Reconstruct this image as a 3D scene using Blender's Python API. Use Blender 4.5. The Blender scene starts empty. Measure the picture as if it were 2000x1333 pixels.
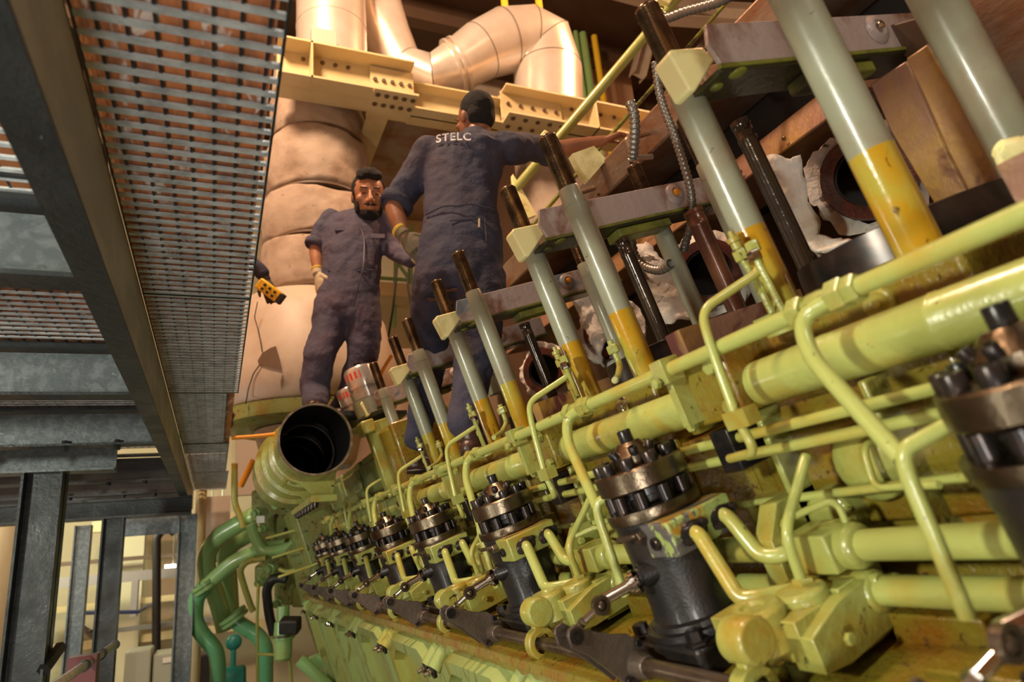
import bpy, math, random
from mathutils import Vector, Matrix, noise as mnoise
random.seed(7)
C = bpy.context.scene.collection
V3 = Vector
# ---------------------------------------------------------------- camera
CAM = V3((0, 0, 2.6))
F_PX = 1319.81
yaw, pit, rol, TH = .423222706, .287492571, -.0928646679, .30344
fw = V3((math.sin(yaw)*math.cos(pit), math.cos(yaw)*math.cos(pit), math.sin(pit)))
r0 = V3((math.cos(yaw), -math.sin(yaw), 0)); u0 = r0.cross(fw)
RT = r0*math.cos(rol) + u0*math.sin(rol)
UP = u0*math.cos(rol) - r0*math.sin(rol)
cd = bpy.data.cameras.new('camera'); cam = bpy.data.objects.new('camera', cd); C.objects.link(cam)
cd.sensor_width = 36; cd.lens = F_PX/2000*36; cd.clip_start = .02; cd.clip_end = 200
m = Matrix((RT, UP, -fw)).transposed().to_4x4(); m.translation = CAM; cam.matrix_world = m
cd.dof.use_dof = True; cd.dof.focus_distance = 2.1; cd.dof.aperture_fstop = 3.2
bpy.context.scene.camera = cam
# ---------------------------------------------------------------- world, exposure, lights
w = bpy.data.worlds.new('world'); bpy.context.scene.world = w; w.use_nodes = True
w.node_tree.nodes['Background'].inputs[0].default_value = (.55, .45, .35, 1)
w.node_tree.nodes['Background'].inputs[1].default_value = .02
vs = bpy.context.scene.view_settings
vs.view_transform = 'Standard'; vs.look = 'None'; vs.gamma = 1; vs.exposure = 0.12; vs.use_curve_mapping = False
def area(name, loc, tgt, size, power, col, sy=None):
    l = bpy.data.lights.new(name, 'AREA'); l.energy = power; l.color = col; l.size = size
    if sy: l.shape = 'RECTANGLE'; l.size_y = sy
    o = bpy.data.objects.new(name, l); C.objects.link(o); o.location = loc
    o.rotation_euler = (V3(tgt)-V3(loc)).to_track_quat('-Z', 'Y').to_euler(); return o
area('work_floodlight', (-2.1, .35, 2.95), (1.5, 2.0, 2.9), .20, 66, (1, 1, .82))
area('overhead_floodlight', (.4, -1.3, 4.6), (1.6, 1.6, 2.6), .25, 12, (1, .97, .84))
area('grating_fill', (-.45, -.5, 1.95), (.1, 1.6, 3.4), .3, 17, (1, .97, .9))  # unseen fill light, added to brighten grating bars and boarding
area('side_cover_fill', (-1.5, 1.0, 1.5), (.9, 3.4, 1.9), .3, 9, (1, .98, .85))  # added fill without a fixture, lifts the engine side covers
area('engine_end_fill', (-2.3, 5.2, 2.4), (.3, 6.4, 2.2), .5, 26, (.96, 1, .86))  # extra fill light put in to brighten the end pipes
area('hall_sodium_lamp_high', (5.2, 3.6, 9.2), (1.6, 3.6, 3.5), .9, 300, (1, .52, .27))
area('hall_sodium_lamp_far', (-1.2, 2.2, 9.0), (2.0, 5.6, 6.2), .9, 560, (1, .66, .42))
area('hall_sodium_lamp_near', (2.2, -2.5, 8.6), (1.8, 2.5, 3.6), .7, 30, (1, .58, .34))
area('lower_hall_lamp', (-2.5, 10.5, 4.0), (-2.0, 12.5, 2.0), 1.0, 120, (.92, 1, .70))
# ---------------------------------------------------------------- coordinates
S = .7                                                     # cylinder pitch in metres
EY = V3((0, 1, 0)); EV = V3((math.cos(TH), 0, math.sin(TH))); EU = V3((-math.sin(TH), 0, math.cos(TH)))
def E(y, v, u): return CAM + (EY*y + EV*v + EU*u)*S         # engine bank frame, in cylinder pitches
def rel(x, y, z): return CAM + V3((x, y, z))
def ray(px, py): return RT*((px-1000)/F_PX) - UP*((py-666.5)/F_PX) + fw
def Q(px, py, d): return CAM + ray(px, py)*d               # point at depth d
def QY(px, py, y): r = ray(px, py); return CAM + r*(y/r.y)
def QX(px, py, x): r = ray(px, py); return CAM + r*(x/r.x)
def QZ(px, py, z): r = ray(px, py); return CAM + r*(z/r.z)
def QV(px, py, v): r = ray(px, py); return CAM + r*(v*S/r.dot(EV))
# ---------------------------------------------------------------- mesh builder
def frame(ax):
    ax = ax.normalized(); t = V3((0, 0, 1)) if abs(ax.z) < .9 else V3((1, 0, 0))
    a = ax.cross(t).normalized(); return a, ax.cross(a)
class M:
    def __init__(s): s.v = []; s.f = []; s.marks = []
    def add(s, vs, fs):
        n = len(s.v); s.marks.append((n, len(s.f))); s.v += [tuple(p) for p in vs]; s.f += [tuple(i+n for i in f) for f in fs]; return s
    def box(s, c, a, b, d):                                 # centre and three half vectors
        vs = [c+a*i+b*j+d*k for i in (-1, 1) for j in (-1, 1) for k in (-1, 1)]
        return s.add(vs, [(0,1,3,2),(4,6,7,5),(0,4,5,1),(2,3,7,6),(0,2,6,4),(1,5,7,3)])
    def ebox(s, y0, y1, v0, v1, u0, u1):                    # box in the engine frame
        return s.box(E((y0+y1)/2, (v0+v1)/2, (u0+u1)/2), EY*(y1-y0)/2*S, EV*(v1-v0)/2*S, EU*(u1-u0)/2*S)
    def wbox(s, x0, x1, y0, y1, z0, z1):
        return s.box(V3(((x0+x1)/2,(y0+y1)/2,(z0+z1)/2)), V3(((x1-x0)/2,0,0)), V3((0,(y1-y0)/2,0)), V3((0,0,(z1-z0)/2)))
    def rbox(s, x0, x1, y0, y1, z0, z1):
        return s.wbox(x0+CAM.x, x1+CAM.x, y0+CAM.y, y1+CAM.y, z0+CAM.z, z1+CAM.z)
    def prism(s, pts, ex):
        n = len(pts); return s.add(list(pts)+[p+ex for p in pts], [tuple(range(n))[::-1], tuple(range(n, 2*n))]+[(i,(i+1)%n,(i+1)%n+n,i+n) for i in range(n)])
    def lathe(s, p, ax, prof, seg=24, caps=True, sx=1.0, a0=None):
        ax = ax.normalized(); a, b = frame(ax)
        if a0 is not None: a = (a0-ax*a0.dot(ax)).normalized(); b = ax.cross(a)
        vs = []; fs = []
        for t, r in prof:
            for k in range(seg):
                an = 2*math.pi*k/seg; vs.append(p+ax*t+a*(math.cos(an)*r*sx)+b*(math.sin(an)*r))
        for i in range(len(prof)-1):
            for k in range(seg):
                q = (k+1) % seg; fs.append((i*seg+k, i*seg+q, (i+1)*seg+q, (i+1)*seg+k))
        if caps: fs.append(tuple(range(seg))[::-1]); fs.append(tuple(range((len(prof)-1)*seg, len(prof)*seg)))
        return s.add(vs, fs)
    def cyl(s, p0, p1, r, r1=None, seg=20):
        d = p1-p0; return s.lathe(p0, d, [(0, r), (d.length, r if r1 is None else r1)], seg)
    def ring(s, p, ax, ro, ri, h, seg=32):
        ax = ax.normalized(); return s.lathe(p, ax, [(0, ri), (0, ro), (h, ro), (h, ri), (0, ri)], seg, False)
    def tube(s, pts, r, fil=.03, seg=12, n=6, rr=None, caps=True):
        P = [pts[0]]
        for i in range(1, len(pts)-1):
            a, b, c = pts[i-1], pts[i], pts[i+1]; da = (a-b); dc = (c-b)
            if fil <= 0: P.append(b); continue
            f = min(fil, da.length*.48, dc.length*.48); p0 = b+da.normalized()*f; p2 = b+dc.normalized()*f
            for k in range(n+1):
                t = k/n; P.append(p0*(1-t)**2+b*2*t*(1-t)+p2*t*t)
        P.append(pts[-1]); ring = []; T = (P[1]-P[0]).normalized(); a, b = frame(T); vs = []; L = len(P)
        for i, p in enumerate(P):
            t = (P[min(i+1, L-1)]-P[max(i-1, 0)]).normalized()
            a = (a-t*a.dot(t)).normalized(); b = t.cross(a)
            rad = r if rr is None else rr(i/(L-1))
            for k in range(seg):
                an = 2*math.pi*k/seg; vs.append(p+a*(math.cos(an)*rad)+b*(math.sin(an)*rad))
        fs = [(i*seg+k, i*seg+(k+1)%seg, (i+1)*seg+(k+1)%seg, (i+1)*seg+k) for i in range(L-1) for k in range(seg)]
        if caps: fs += [tuple(range(seg))[::-1], tuple(range((L-1)*seg, L*seg))]
        return s.add(vs, fs)
    def hexa(s, p, ax, r, h): 
        return s.lathe(p, ax, [(0, r*.93), (h*.1, r), (h*.88, r), (h, r*.85)], 6)
    def cap(s, p, ax, r, h):                                # socket head screw
        return s.lathe(p, ax, [(0, r), (h*.9, r), (h, r*.9), (h, r*.5), (h*.6, r*.5), (h*.6, .0001)], 14)
    def ell(s, c, a, b, d, seg=16, rings=10):
        vs = []; 
        for i in range(rings+1):
            ph = math.pi*i/rings
            for k in range(seg):
                an = 2*math.pi*k/seg; q = max(math.sin(ph), 1e-3)
                vs.append(c+a*(math.cos(an)*q)+b*(math.sin(an)*q)+d*math.cos(ph))
        fs = [(i*seg+k, (i+1)*seg+k, (i+1)*seg+(k+1)%seg, i*seg+(k+1)%seg) for i in range(rings) for k in range(seg)]
        fs += [tuple(range(seg)), tuple(range(rings*seg, (rings+1)*seg))[::-1]]
        return s.add(vs, fs)
    def loft(s, secs, seg=20):                              # secs: (centre, half axis a, half axis b)
        vs = []
        for c, a, b in secs:
            for k in range(seg):
                an = 2*math.pi*k/seg; vs.append(c+a*math.cos(an)+b*math.sin(an))
        L = len(secs); fs = [(i*seg+k, i*seg+(k+1)%seg, (i+1)*seg+(k+1)%seg, (i+1)*seg+k) for i in range(L-1) for k in range(seg)]
        fs += [tuple(range(seg))[::-1], tuple(range((L-1)*seg, L*seg))]
        return s.add(vs, fs)
    def caps(s, p0, p1, r0, r1, seg=14):                    # round ended tapering limb
        d = p1-p0; L = d.length; pr = []
        for k in range(5): a = math.pi/2*(k/4); pr.append((-r0*math.cos(a), max(r0*math.sin(a), 1e-4)))
        for k in range(5): a = math.pi/2*(k/4); pr.append((L+r1*math.sin(a), max(r1*math.cos(a), 1e-4)))
        return s.lathe(p0, d, pr, seg)
    def wedge_plate(s, pts, th, ax):
        ax = ax.normalized()*th; return s.prism([p-ax*.5 for p in pts], ax)
    def each(s, name, mat, root=None, **k):                 # every added shape becomes a part of its own
        out = []
        for i, (v0_, f0_) in enumerate(s.marks):
            v1_, f1_ = s.marks[i+1] if i+1 < len(s.marks) else (len(s.v), len(s.f))
            q = M(); q.add(s.v[v0_:v1_], [tuple(j-v0_ for j in f) for f in s.f[f0_:f1_]]); out.append(q.build(name, mat, root, **k))
        return out
    def build(s, name, mat, root=None, angle=38, bevel=0, flat=False):
        me = bpy.data.meshes.new(name); L = root_loc(root)
        me.from_pydata([(p[0]-L.x, p[1]-L.y, p[2]-L.z) for p in s.v], [], s.f); me.materials.append(mat); me.validate(); me.update()
        import bmesh
        bm = bmesh.new(); bm.from_mesh(me); bmesh.ops.recalc_face_normals(bm, faces=bm.faces); bm.to_mesh(me); bm.free()
        if not flat: me.shade_smooth(); me.set_sharp_from_angle(angle=math.radians(angle))
        o = bpy.data.objects.new(name, me); C.objects.link(o)
        if root is not None: o.parent = root
        if bevel:
            b = o.modifiers.new('bevel', 'BEVEL'); b.width = bevel; b.segments = 2; b.limit_method = 'ANGLE'; b.angle_limit = .6; b.harden_normals = False
        return o
def root_loc(r):
    L = V3((0, 0, 0))
    while r is not None: L = L+r.location; r = r.parent
    return L
def tag(o, label=None, cat=None, group=None, kind=None):
    if label: o['label'] = label
    if cat: o['category'] = cat
    if group: o['group'] = group
    if kind: o['kind'] = kind
    return o
def thing(name, label, cat, loc, group=None):
    o = bpy.data.objects.new(name, None); o.empty_display_size = .05; C.objects.link(o); o.location = loc
    return tag(o, label, cat, group)
def solo(name, label, cat, mb, mat, loc=None, group=None, **k):  # one-mesh thing with its origin at its base
    if loc is None: loc = V3((sum(p[0] for p in mb.v)/len(mb.v), sum(p[1] for p in mb.v)/len(mb.v), min(p[2] for p in mb.v)))
    e = bpy.data.objects.new('t', None); e.location = loc
    o = mb.build(name, mat, e, **k); o.parent = None; o.location = loc; bpy.data.objects.remove(e)
    return tag(o, label, cat, group)
def struct(name, mb, mat, **k): return tag(mb.build(name, mat, None, **k), kind='structure')
def kids(o, table):
    return table.get(o.name, [])
def dup(root, d, label=None, skip=()):
    tb = {}
    for ob in C.objects:
        if ob.parent: tb.setdefault(ob.parent.name, []).append(ob)
    def cp(o, par):
        c = o.copy(); C.objects.link(c); c.parent = par
        for ch in tb.get(o.name, []):
            if ch.name.split('.')[0] not in skip: cp(ch, c)
        return c
    r = cp(root, None); r.location = root.location + d
    if label: r['label'] = label
    return r
# ---------------------------------------------------------------- materials
def mat(name, col, rough=.5, metal=0, col2=None, sc=8, lo=.45, hi=.65, bump=0, bsc=60, rvar=0, coat=0, col3=None, sc3=20, lo3=.6, hi3=.66, stretch=None, det=5):
    m = bpy.data.materials.new(name); m.use_nodes = True; nt = m.node_tree; N = nt.nodes; Lk = nt.links
    p = N['Principled BSDF']; p.inputs['Roughness'].default_value = rough; p.inputs['Metallic'].default_value = metal
    p.inputs['Base Color'].default_value = (*col, 1)
    if coat: p.inputs['Coat Weight'].default_value = coat; p.inputs['Coat Roughness'].default_value = .12
    g = N.new('ShaderNodeNewGeometry'); src = g.outputs['Position']
    if stretch:
        mp = N.new('ShaderNodeMapping'); mp.inputs['Scale'].default_value = stretch; Lk.new(src, mp.inputs[0]); src = mp.outputs[0]
    def nz(scale, d=5, dist=0):
        n = N.new('ShaderNodeTexNoise'); n.inputs['Scale'].default_value = scale; n.inputs['Detail'].default_value = d; n.inputs['Roughness'].default_value = .6
        n.inputs['Distortion'].default_value = dist
        Lk.new(src, n.inputs['Vector']); return n.outputs['Fac']
    def rmp(f, a, b):
        r = N.new('ShaderNodeMapRange'); r.inputs[1].default_value = a; r.inputs[2].default_value = b; Lk.new(f, r.inputs[0]); return r.outputs[0]
    cur = None
    if col2:
        mx = N.new('ShaderNodeMix'); mx.data_type = 'RGBA'; mx.inputs[6].default_value = (*col, 1); mx.inputs[7].default_value = (*col2, 1)
        Lk.new(rmp(nz(sc, det, .3), lo, hi), mx.inputs[0]); cur = mx.outputs[2]
    if col3:
        mx = N.new('ShaderNodeMix'); mx.data_type = 'RGBA'; mx.inputs[7].default_value = (*col3, 1)
        if cur: Lk.new(cur, mx.inputs[6])
        else: mx.inputs[6].default_value = (*col, 1)
        Lk.new(rmp(nz(sc3, 4, .6), lo3, hi3), mx.inputs[0]); cur = mx.outputs[2]
    if cur: Lk.new(cur, p.inputs['Base Color'])
    if rvar: Lk.new(rmp(nz(sc*2), .3, .7), (q := N.new('ShaderNodeMapRange')).inputs[0]); q.inputs[3].default_value = rough-rvar; q.inputs[4].default_value = rough+rvar; Lk.new(q.outputs[0], p.inputs['Roughness'])
    if bump:
        b = N.new('ShaderNodeBump'); b.inputs['Strength'].default_value = bump; b.inputs['Distance'].default_value = .01
        Lk.new(nz(bsc, 3), b.inputs['Height']); Lk.new(b.outputs[0], p.inputs['Normal'])
    return m
def emit(name, col, st):
    m = bpy.data.materials.new(name); m.use_nodes = True; p = m.node_tree.nodes['Principled BSDF']
    p.inputs['Emission Color'].default_value = (*col, 1); p.inputs['Emission Strength'].default_value = st; p.inputs['Base Color'].default_value = (*col, 1); return m
G = mat('engine_green_paint', (.315,.335,.085), .32, 0, (.32,.21,.02), 7, .47, .70, .25, 45, .08, .3, (.05,.035,.01), 38, .66, .69)
GP = mat('pipe_green_paint', (.375,.405,.110), .33, 0, (.40,.27,.03), 6, .50, .72, .15, 60, .06, .3, (.10,.06,.02), 55, .70, .72)
GA = mat('amber_oiled_paint', (.19,.15,.016), .28, 0, (.20,.085,.005), 9, .45, .65, .4, 90, .08, .5, (.06,.03,.006), 60, .62, .66)
GD = mat('dark_green_casting', (.20,.25,.075), .42, 0, (.22,.17,.03), 6, .45, .7, .4, 50, .08, .1, (.03,.022,.008), 26, .6, .66)  # darker green than the main engine paint
GC = mat('cover_green_paint', (.31,.38,.13), .33, 0, (.36,.33,.06), 3.5, .48, .68, .25, 30, .1, .3, (.22,.22,.05), 14, .55, .62, stretch=(1,1,.35))
GB = mat('bright_green_pipe', (.25,.45,.17), .3, 0, (.30,.44,.15), 4, .45, .7, .1, 30, .05, .3)
GT = mat('sea_green_pipe', (.13,.40,.19), .3, 0, (.18,.42,.18), 3, .45, .7, .1, 30, .05, .3)
SLV = mat('grey_sleeve_paint', (.27,.28,.20), .34, 0, (.22,.17,.11), 4, .52, .75, .08, 40, .06, .2, (.10,.07,.04), 60, .68, .70)
THR = mat('oiled_steel_thread', (.30,.20,.12), .22, .9, (.13,.08,.05), 14, .4, .6)
BLK = mat('oily_black_casting', (.012,.011,.012), .4, .1, (.028,.020,.015), 9, .4, .6, .12, 160, .08, .12)
BLT = mat('black_bolt', (.022,.021,.022), .28, .6, (.05,.035,.03), 20, .4, .6)
STL = mat('brown_steel', (.22,.18,.125), .30, 1, (.12,.09,.06), 7, .4, .65, .1, 90)
CHR = mat('bright_steel', (.62,.60,.56), .14, 1, (.4,.37,.33), 12, .4, .7)
SHF = mat('rubbed_steel_shaft', (.20,.15,.11), .3, .85, (.10,.07,.05), 8, .4, .65, .15, 60)
LEV = mat('brown_lever_steel', (.15,.115,.09), .38, .5, (.09,.065,.05), 6, .4, .6, .2, 70)
RST = mat('mauve_primer_with_rust', (.42,.35,.33), .45, .1, (.22,.11,.07), 7, .5, .64, .3, 50, .1, 0, (.20,.24,.27), 5, .60, .66)
YEL = mat('pale_yellow_paint', (.90,.86,.42), .42, 0, (.58,.50,.17), 9, .5, .7, .1)
OLD = mat('dark_olive_underside', (.035,.034,.018), .3, 0, (.10,.10,.02), 5, .5, .7, .2)  # dark olive for the flange face below the beam web
OLV = mat('olive_edge_paint', (.20,.22,.035), .35, 0, (.05,.045,.02), 7, .42, .62, .2)
SIL = mat('aluminium_cladding', (.80,.72,.64), .30, .55, (.70,.60,.50), 3, .4, .7, .1, 9)
INS = mat('quilted_insulation', (.36,.28,.215), .8, 0, (.22,.15,.10), 3.2, .45, .72, .9, 8, 0, 0, (.14,.08,.045), 13, .66, .72)
WHT = mat('white_glass_cloth', (.70,.66,.60), .7, 0, (.50,.42,.34), 7, .5, .7, .8, 22, 0, 0, (.06,.04,.03), 9, .62, .66)
CRM = mat('cream_beam_paint', (.62,.50,.27), .45, 0, (.54,.42,.20), 3, .45, .7)
CAS = mat('cream_casing_paint', (.47,.39,.31), .5, 0, (.38,.29,.21), 2, .5, .7, .05, 20, 0, 0, (.25,.14,.08), 18, .72, .75)
GLV = mat('galvanised_grating', (.62,.66,.68), .35, .25, (.36,.39,.41), 24, .4, .65, .2, 70)
STD = mat('dark_platform_steel', (.030,.034,.037), .40, .4, (.050,.057,.060), 3.5, .45, .75, .2, 50, .1, 0, (.16,.18,.18), 60, .72, .74)
WEB = mat('mottled_galvanised_web', (.11,.13,.14), .42, .4, (.17,.195,.205), 30, .45, .6, .1, 60, 0, 0, (.30,.33,.33), 70, .68, .72)
SID = mat('mottled_lit_beam_side', (.36,.34,.30), .42, .2, (.50,.47,.42), 9, .42, .62, .1, 30, stretch=(1,.35,1))  # mottled steel, with the light on this side put into its colour
PLK = mat('rust_brown_boarding', (.62,.22,.08), .55, 0, (.34,.13,.06), 12, .42, .6, .3, 30, 0, 0, (.75,.60,.52), 9, .58, .64, stretch=(2.5,.7,1))
NVY = mat('navy_work_cloth', (.028,.032,.062), .85, 0, (.050,.038,.058), 4, .45, .75, .9, 20)
NV2 = mat('faded_navy_cloth', (.052,.050,.085), .85, 0, (.080,.050,.075), 4, .45, .75, .9, 20)
SKN = mat('brown_skin', (.25,.105,.052), .45, 0, (.20,.08,.04), 9, .45, .65, .08, 90)
SK2 = mat('warm_brown_skin', (.36,.16,.08), .45, 0, (.29,.12,.06), 9, .45, .65, .08, 90)
HAR = mat('black_hair', (.006,.005,.005), .85, 0, None, bump=.8, bsc=220)
GLO = mat('cream_knitted_glove', (.56,.48,.33), .85, 0, (.42,.34,.22), 14, .45, .65, .5, 240)
GLG = mat('dirty_grey_glove', (.10,.085,.055), .75, 0, (.20,.16,.08), 9, .45, .65, .4, 200)
YCF = mat('yellow_knit_cuff', (.65,.45,.05), .8)
BOT = mat('dark_leather_boot', (.035,.016,.014), .35, 0, (.06,.028,.02), 12, .4, .6, .3, 60)
RED = mat('red_paint_mark', (.75,.05,.02), .5)
ORG = mat('orange_hose', (.85,.33,.02), .45)
YLP = mat('yellow_plastic', (.80,.48,.01), .35)
RBR = mat('black_rubber', (.012,.012,.012), .5, 0, None, bump=.2)
WLL = mat('cream_hall_wall', (.60,.55,.38), .7, 0, (.55,.48,.33), 1.2, .4, .7)
PCH = mat('peach_wall_panel', (.66,.44,.30), .65, 0, (.60,.37,.24), 1.4, .4, .7)
BRN = mat('brown_painted_steel', (.10,.06,.037), .55, 0, (.12,.07,.04), 2, .4, .7)
SHT = mat('heat_stained_sheet', (.36,.30,.24), .38, .55, (.28,.15,.08), 3.5, .42, .66, .15, 25, .1, 0, None, stretch=(1,1.2,3))
CPR = mat('brown_heat_plate', (.30,.16,.11), .42, .2, (.42,.24,.05), 2.4, .48, .62, .2, 40, .08, 0, (.12,.035,.03), 5, .58, .66)
RDM = mat('red_brown_flange', (.13,.030,.020), .38, .3, (.05,.022,.018), 10, .4, .6, .2)
FLR = mat('grey_painted_floor', (.22,.24,.20), .5, 0, (.16,.17,.14), 1.5, .4, .7)
SOO = mat('deep_black', (.006,.005,.005), .55)  # plain black for cables, bores, duct lining, tray and casing gap
CND = mat('grey_steel_conduit', (.26,.25,.22), .35, .7)
CBN = mat('grey_green_cabinet', (.38,.42,.34), .5)
TEL = mat('teal_machine_paint', (.015,.22,.19), .4)
PUR = mat('grey_purple_cladding', (.27,.24,.24), .55)
LMP = emit('lamp_tube', (1, 1, .88), 9)
YGL = mat('bright_yellow_pipe', (.75,.50,.03), .4)
# ================================================================ THE ENGINE
ORD = ['nearest', 'second nearest', 'third', 'fourth', 'fifth', 'sixth', 'seventh', 'farthest']
eng = thing('marine_diesel_engine', 'huge green multi-cylinder engine bank with its heads opened, filling the right half', 'engine', E(4, 1.6, -2.6))
prof = [(1.33,-.16),(1.33,-.46),(1.27,-.62),(.86,-.66),(.86,-.64),(.79,-.64),(.79,-.70),(.83,-.70),(.83,-2.4),(2.9,-2.4),(2.9,-.16)]
M().prism([E(-.9, v, u) for v, u in prof], EY*S*9.6).build('crankcase', GA, eng)
M().prism([E(-.9, v, u) for v, u in [(.855,-.655),(.855,-.63),(.790,-.645),(.778,-.668),(.80,-.672)]], EY*S*9.5).build('deck_edge', GA, eng)
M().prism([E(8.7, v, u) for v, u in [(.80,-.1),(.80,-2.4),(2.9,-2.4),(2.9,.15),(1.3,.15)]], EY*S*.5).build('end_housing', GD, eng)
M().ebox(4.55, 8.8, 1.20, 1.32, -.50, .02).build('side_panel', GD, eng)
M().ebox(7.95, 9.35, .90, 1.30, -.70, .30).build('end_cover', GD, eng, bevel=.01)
k = M()
for y in (4.7, 5.6, 6.5, 7.4, 8.3):
    for u in (-.44, -.24, -.04): k.cap(E(y, 1.2, u), -EV, .014, .012)
k.each('panel_bolt', BLT, eng)
for n in range(-1, 8):                                      # cylinder heads
    b = M()
    b.ebox(n+.72, n+1.46, 1.31, 2.16, -.5, .05)
    b.ebox(n+.80, n+1.38, 1.29, 1.32, -.44, -.10)
    h = b.build('cylinder_head', GA, eng, bevel=.008)
    b = M()
    b.lathe(E(n+.905, 1.312, .01), -EV, [(0,.024),(.008,.024),(.010,.020),(.006,.013),(.006,.006),(.012,.005),(.012,.0001)], 24); b.build('plug', CHR if n == 1 else G, h)
    b = M()
    b.ebox(n+.72, n+.78, 1.24, 1.33, -.40, -.30); b.ebox(n+1.36, n+1.46, 1.24, 1.33, -.44, -.34)
    b.lathe(E(n+1.07, 1.31, -.30), -EV, [(0,.06),(.03,.06),(.04,.045),(.045,.02)], 20)
    b.lathe(E(n+.86, 1.31, -.22), -EV, [(0,.03),(.02,.03),(.026,.022),(.02,.02),(.02,.008),(.03,.006)], 20)
    b.lathe(E(n+1.20, 1.31, -.40), -EV, [(0,.045),(.05,.045),(.06,.03)], 18)
    b.ebox(n+.95, n+.97, 1.22, 1.33, -.46, -.12); b.ebox(n+1.26, n+1.28, 1.22, 1.33, -.46, -.12)
    b.each('casting_boss', G, h, bevel=.004)
    if n < 5:
        b = M()
        b.lathe(E(n+1.05, 1.72, .03), EU, [(0,.215),(.04,.21),(.045,.19),(.10,.185),(.105,.15),(.06,.14)], 40)
        b.build('bore_rim', BLT, h)
solo('valve_cover', 'amber and green valve gear cover rising right of the open duct end', 'cover', M().ebox(4.62, 5.05, 1.30, 1.75, .05, .50).lathe(E(4.8,1.42,.05), EU, [(0,.11*S*1.5),(.30,.11*S*1.5),(.31,.09*S*1.5)], 28), GA, bevel=.01)
solo('head_bracket', 'green flat upright bracket just right of the big round duct opening', 'bracket', M().ebox(5.06, 5.16, 1.24, 1.42, .05, .60).ebox(5.0, 5.2, 1.20, 1.30, .52, .62), G, bevel=.008)
for n in (5, 6, 7):
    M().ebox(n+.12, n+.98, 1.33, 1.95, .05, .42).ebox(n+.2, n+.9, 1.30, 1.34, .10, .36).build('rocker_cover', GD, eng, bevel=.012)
# studs ----------------------------------------------------------
def stud(y, v, label, tip=.985, r=.028, group='long cylinder head studs', amber=.31, extra=None, thr0=.778):
    R = S*r/.7; t = thing('cylinder_head_stud', label, 'stud', E(y, v, .03), group)
    pr = [(0, R*.86)]; z = .003; L = (tip-thr0)*S; kk = int(L/.0042)
    pr = []
    for i in range(kk): pr += [(i*.0042, R*.80), (i*.0042+.0021, R*.87)]
    pr += [(L, R*.82), (L+.004, R*.62)]
    M().lathe(E(y, v, thr0), EU, pr, 24).build('threaded_end', THR, t, angle=80)
    zr = .715
    M().lathe(E(y, v, amber), EU, [(0,R*1.08),((zr-amber)*S-.002,R*1.08),((zr-amber)*S-.002,R*1.10),((zr-amber)*S,R*1.10),((zr-amber)*S+.001,R*1.0),((thr0-amber)*S-.002,R*.98),((thr0-amber)*S+.002,R*.9)], 28).build('sleeve', SLV, t)
    M().lathe(E(y, v, .03), EU, [(0,R*1.09),((amber-.03)*S,R*1.09)], 28).build('oily_base', GA2, t)
    return t
GA2 = mat('amber_oil_varnish', (.46,.25,.012), .16, 0, (.36,.36,.06), 9, .46, .66, .06, 130, .04, .8, (.10,.05,.01), 50, .64, .68, stretch=(1,1,.5))
st_lab = {('A',0): 'thickest grey stud with orange base, its top out of the frame above', ('A',1): 'long grey stud in front of the second beam, threaded tip touching the outstretched arm',
 ('A',2): 'grey stud in front of the third beam, threaded tip before the bending worker\'s hip', ('A',3): 'grey stud in front of the fourth beam, passing the worker\'s left trouser leg', ('A',4): 'short-looking far stud right beside the bright steel jack',
 ('B',0): 'stud with tall dark thread rising above the yellow block of the nearest beam', ('B',1): 'stud whose thread rises from the yellow block of the second beam', ('B',2): 'stud whose thread rises from the yellow block of the third beam', ('B',3): 'stud whose thread rises from the yellow block of the fourth beam'}
for n in range(5): stud(.83+n, 1.39, st_lab[('A', n)], r=.030 if n == 0 else .0275)
for n in range(4): stud(1.2+n, 1.39, st_lab[('B', n)], r=.0275)
far = {('A',0): 'yellow-green stud crossing the top right corner', ('A',1): 'far-side stud seen left of the long front stud, its thread below the second beam', ('A',2): 'far-side stud between the third beam and the worker\'s leg, grey and short', 
 ('B',1): 'far-side stud with dark thread poking above the middle of the second beam', ('B',2): 'far-side stud half hidden behind the third beam', ('B',3): 'far-side stud deepest behind the fourth beam'}
for (a, n), l in far.items():
    if (a, n) == ('A', 0): stud(.775, 1.80, l, r=.034, amber=.05)
    else: stud((.83 if a == 'A' else 1.2)+n, 2.05, l, r=.026, amber=.16)
def darkrod(y, v, u0, u1, r, label, mt, nm='push_rod_tube', cat='tube'):
    t = M().lathe(E(y, v, u0), EU, [(0,r),((u1-u0)*S-.05,r),((u1-u0)*S-.048,r*1.06),((u1-u0)*S-.04,r*1.06),((u1-u0)*S-.038,r),((u1-u0)*S-.012,r),((u1-u0)*S-.010,r*1.08),((u1-u0)*S,r*1.06),((u1-u0)*S,r*.7),((u1-u0)*S-.02,r*.7)], 24)
    return solo(nm, label, cat, t, mt, E(y, v, u0), 'dark oily tubes among the studs')
OILB = mat('oil_blackened_steel', (.045,.035,.028), .16, .6, (.07,.05,.03), 9, .45, .65, .1, 60, .05, .5)
darkrod(1.33, 1.7, .05, .68, .019, 'glossy black tube leaning between the two thickest studs, white chip near its foot', OILB)
darkrod(2.05, 1.7, .05, .62, .019, 'black tube right behind the long front stud at the second beam', OILB)
darkrod(3.03, 1.7, .05, .60, .019, 'black tube behind the third beam\'s front stud', OILB)
darkrod(1.89, 1.95, .05, .62, .026, 'red-brown tube running down below the right end of the second beam', mat('red_brown_tube', (.10,.035,.02), .3, .3, (.16,.06,.03), 5, .4, .6, .1, 50, .05, .4))
darkrod(2.30, 1.72, .05, .66, .018, 'brown tube hidden mostly behind the sleeve under the second beam', OILB)
darkrod(4.02, 1.7, .05, .60, .017, 'black tube behind the fourth beam\'s front stud', OILB)
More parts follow.
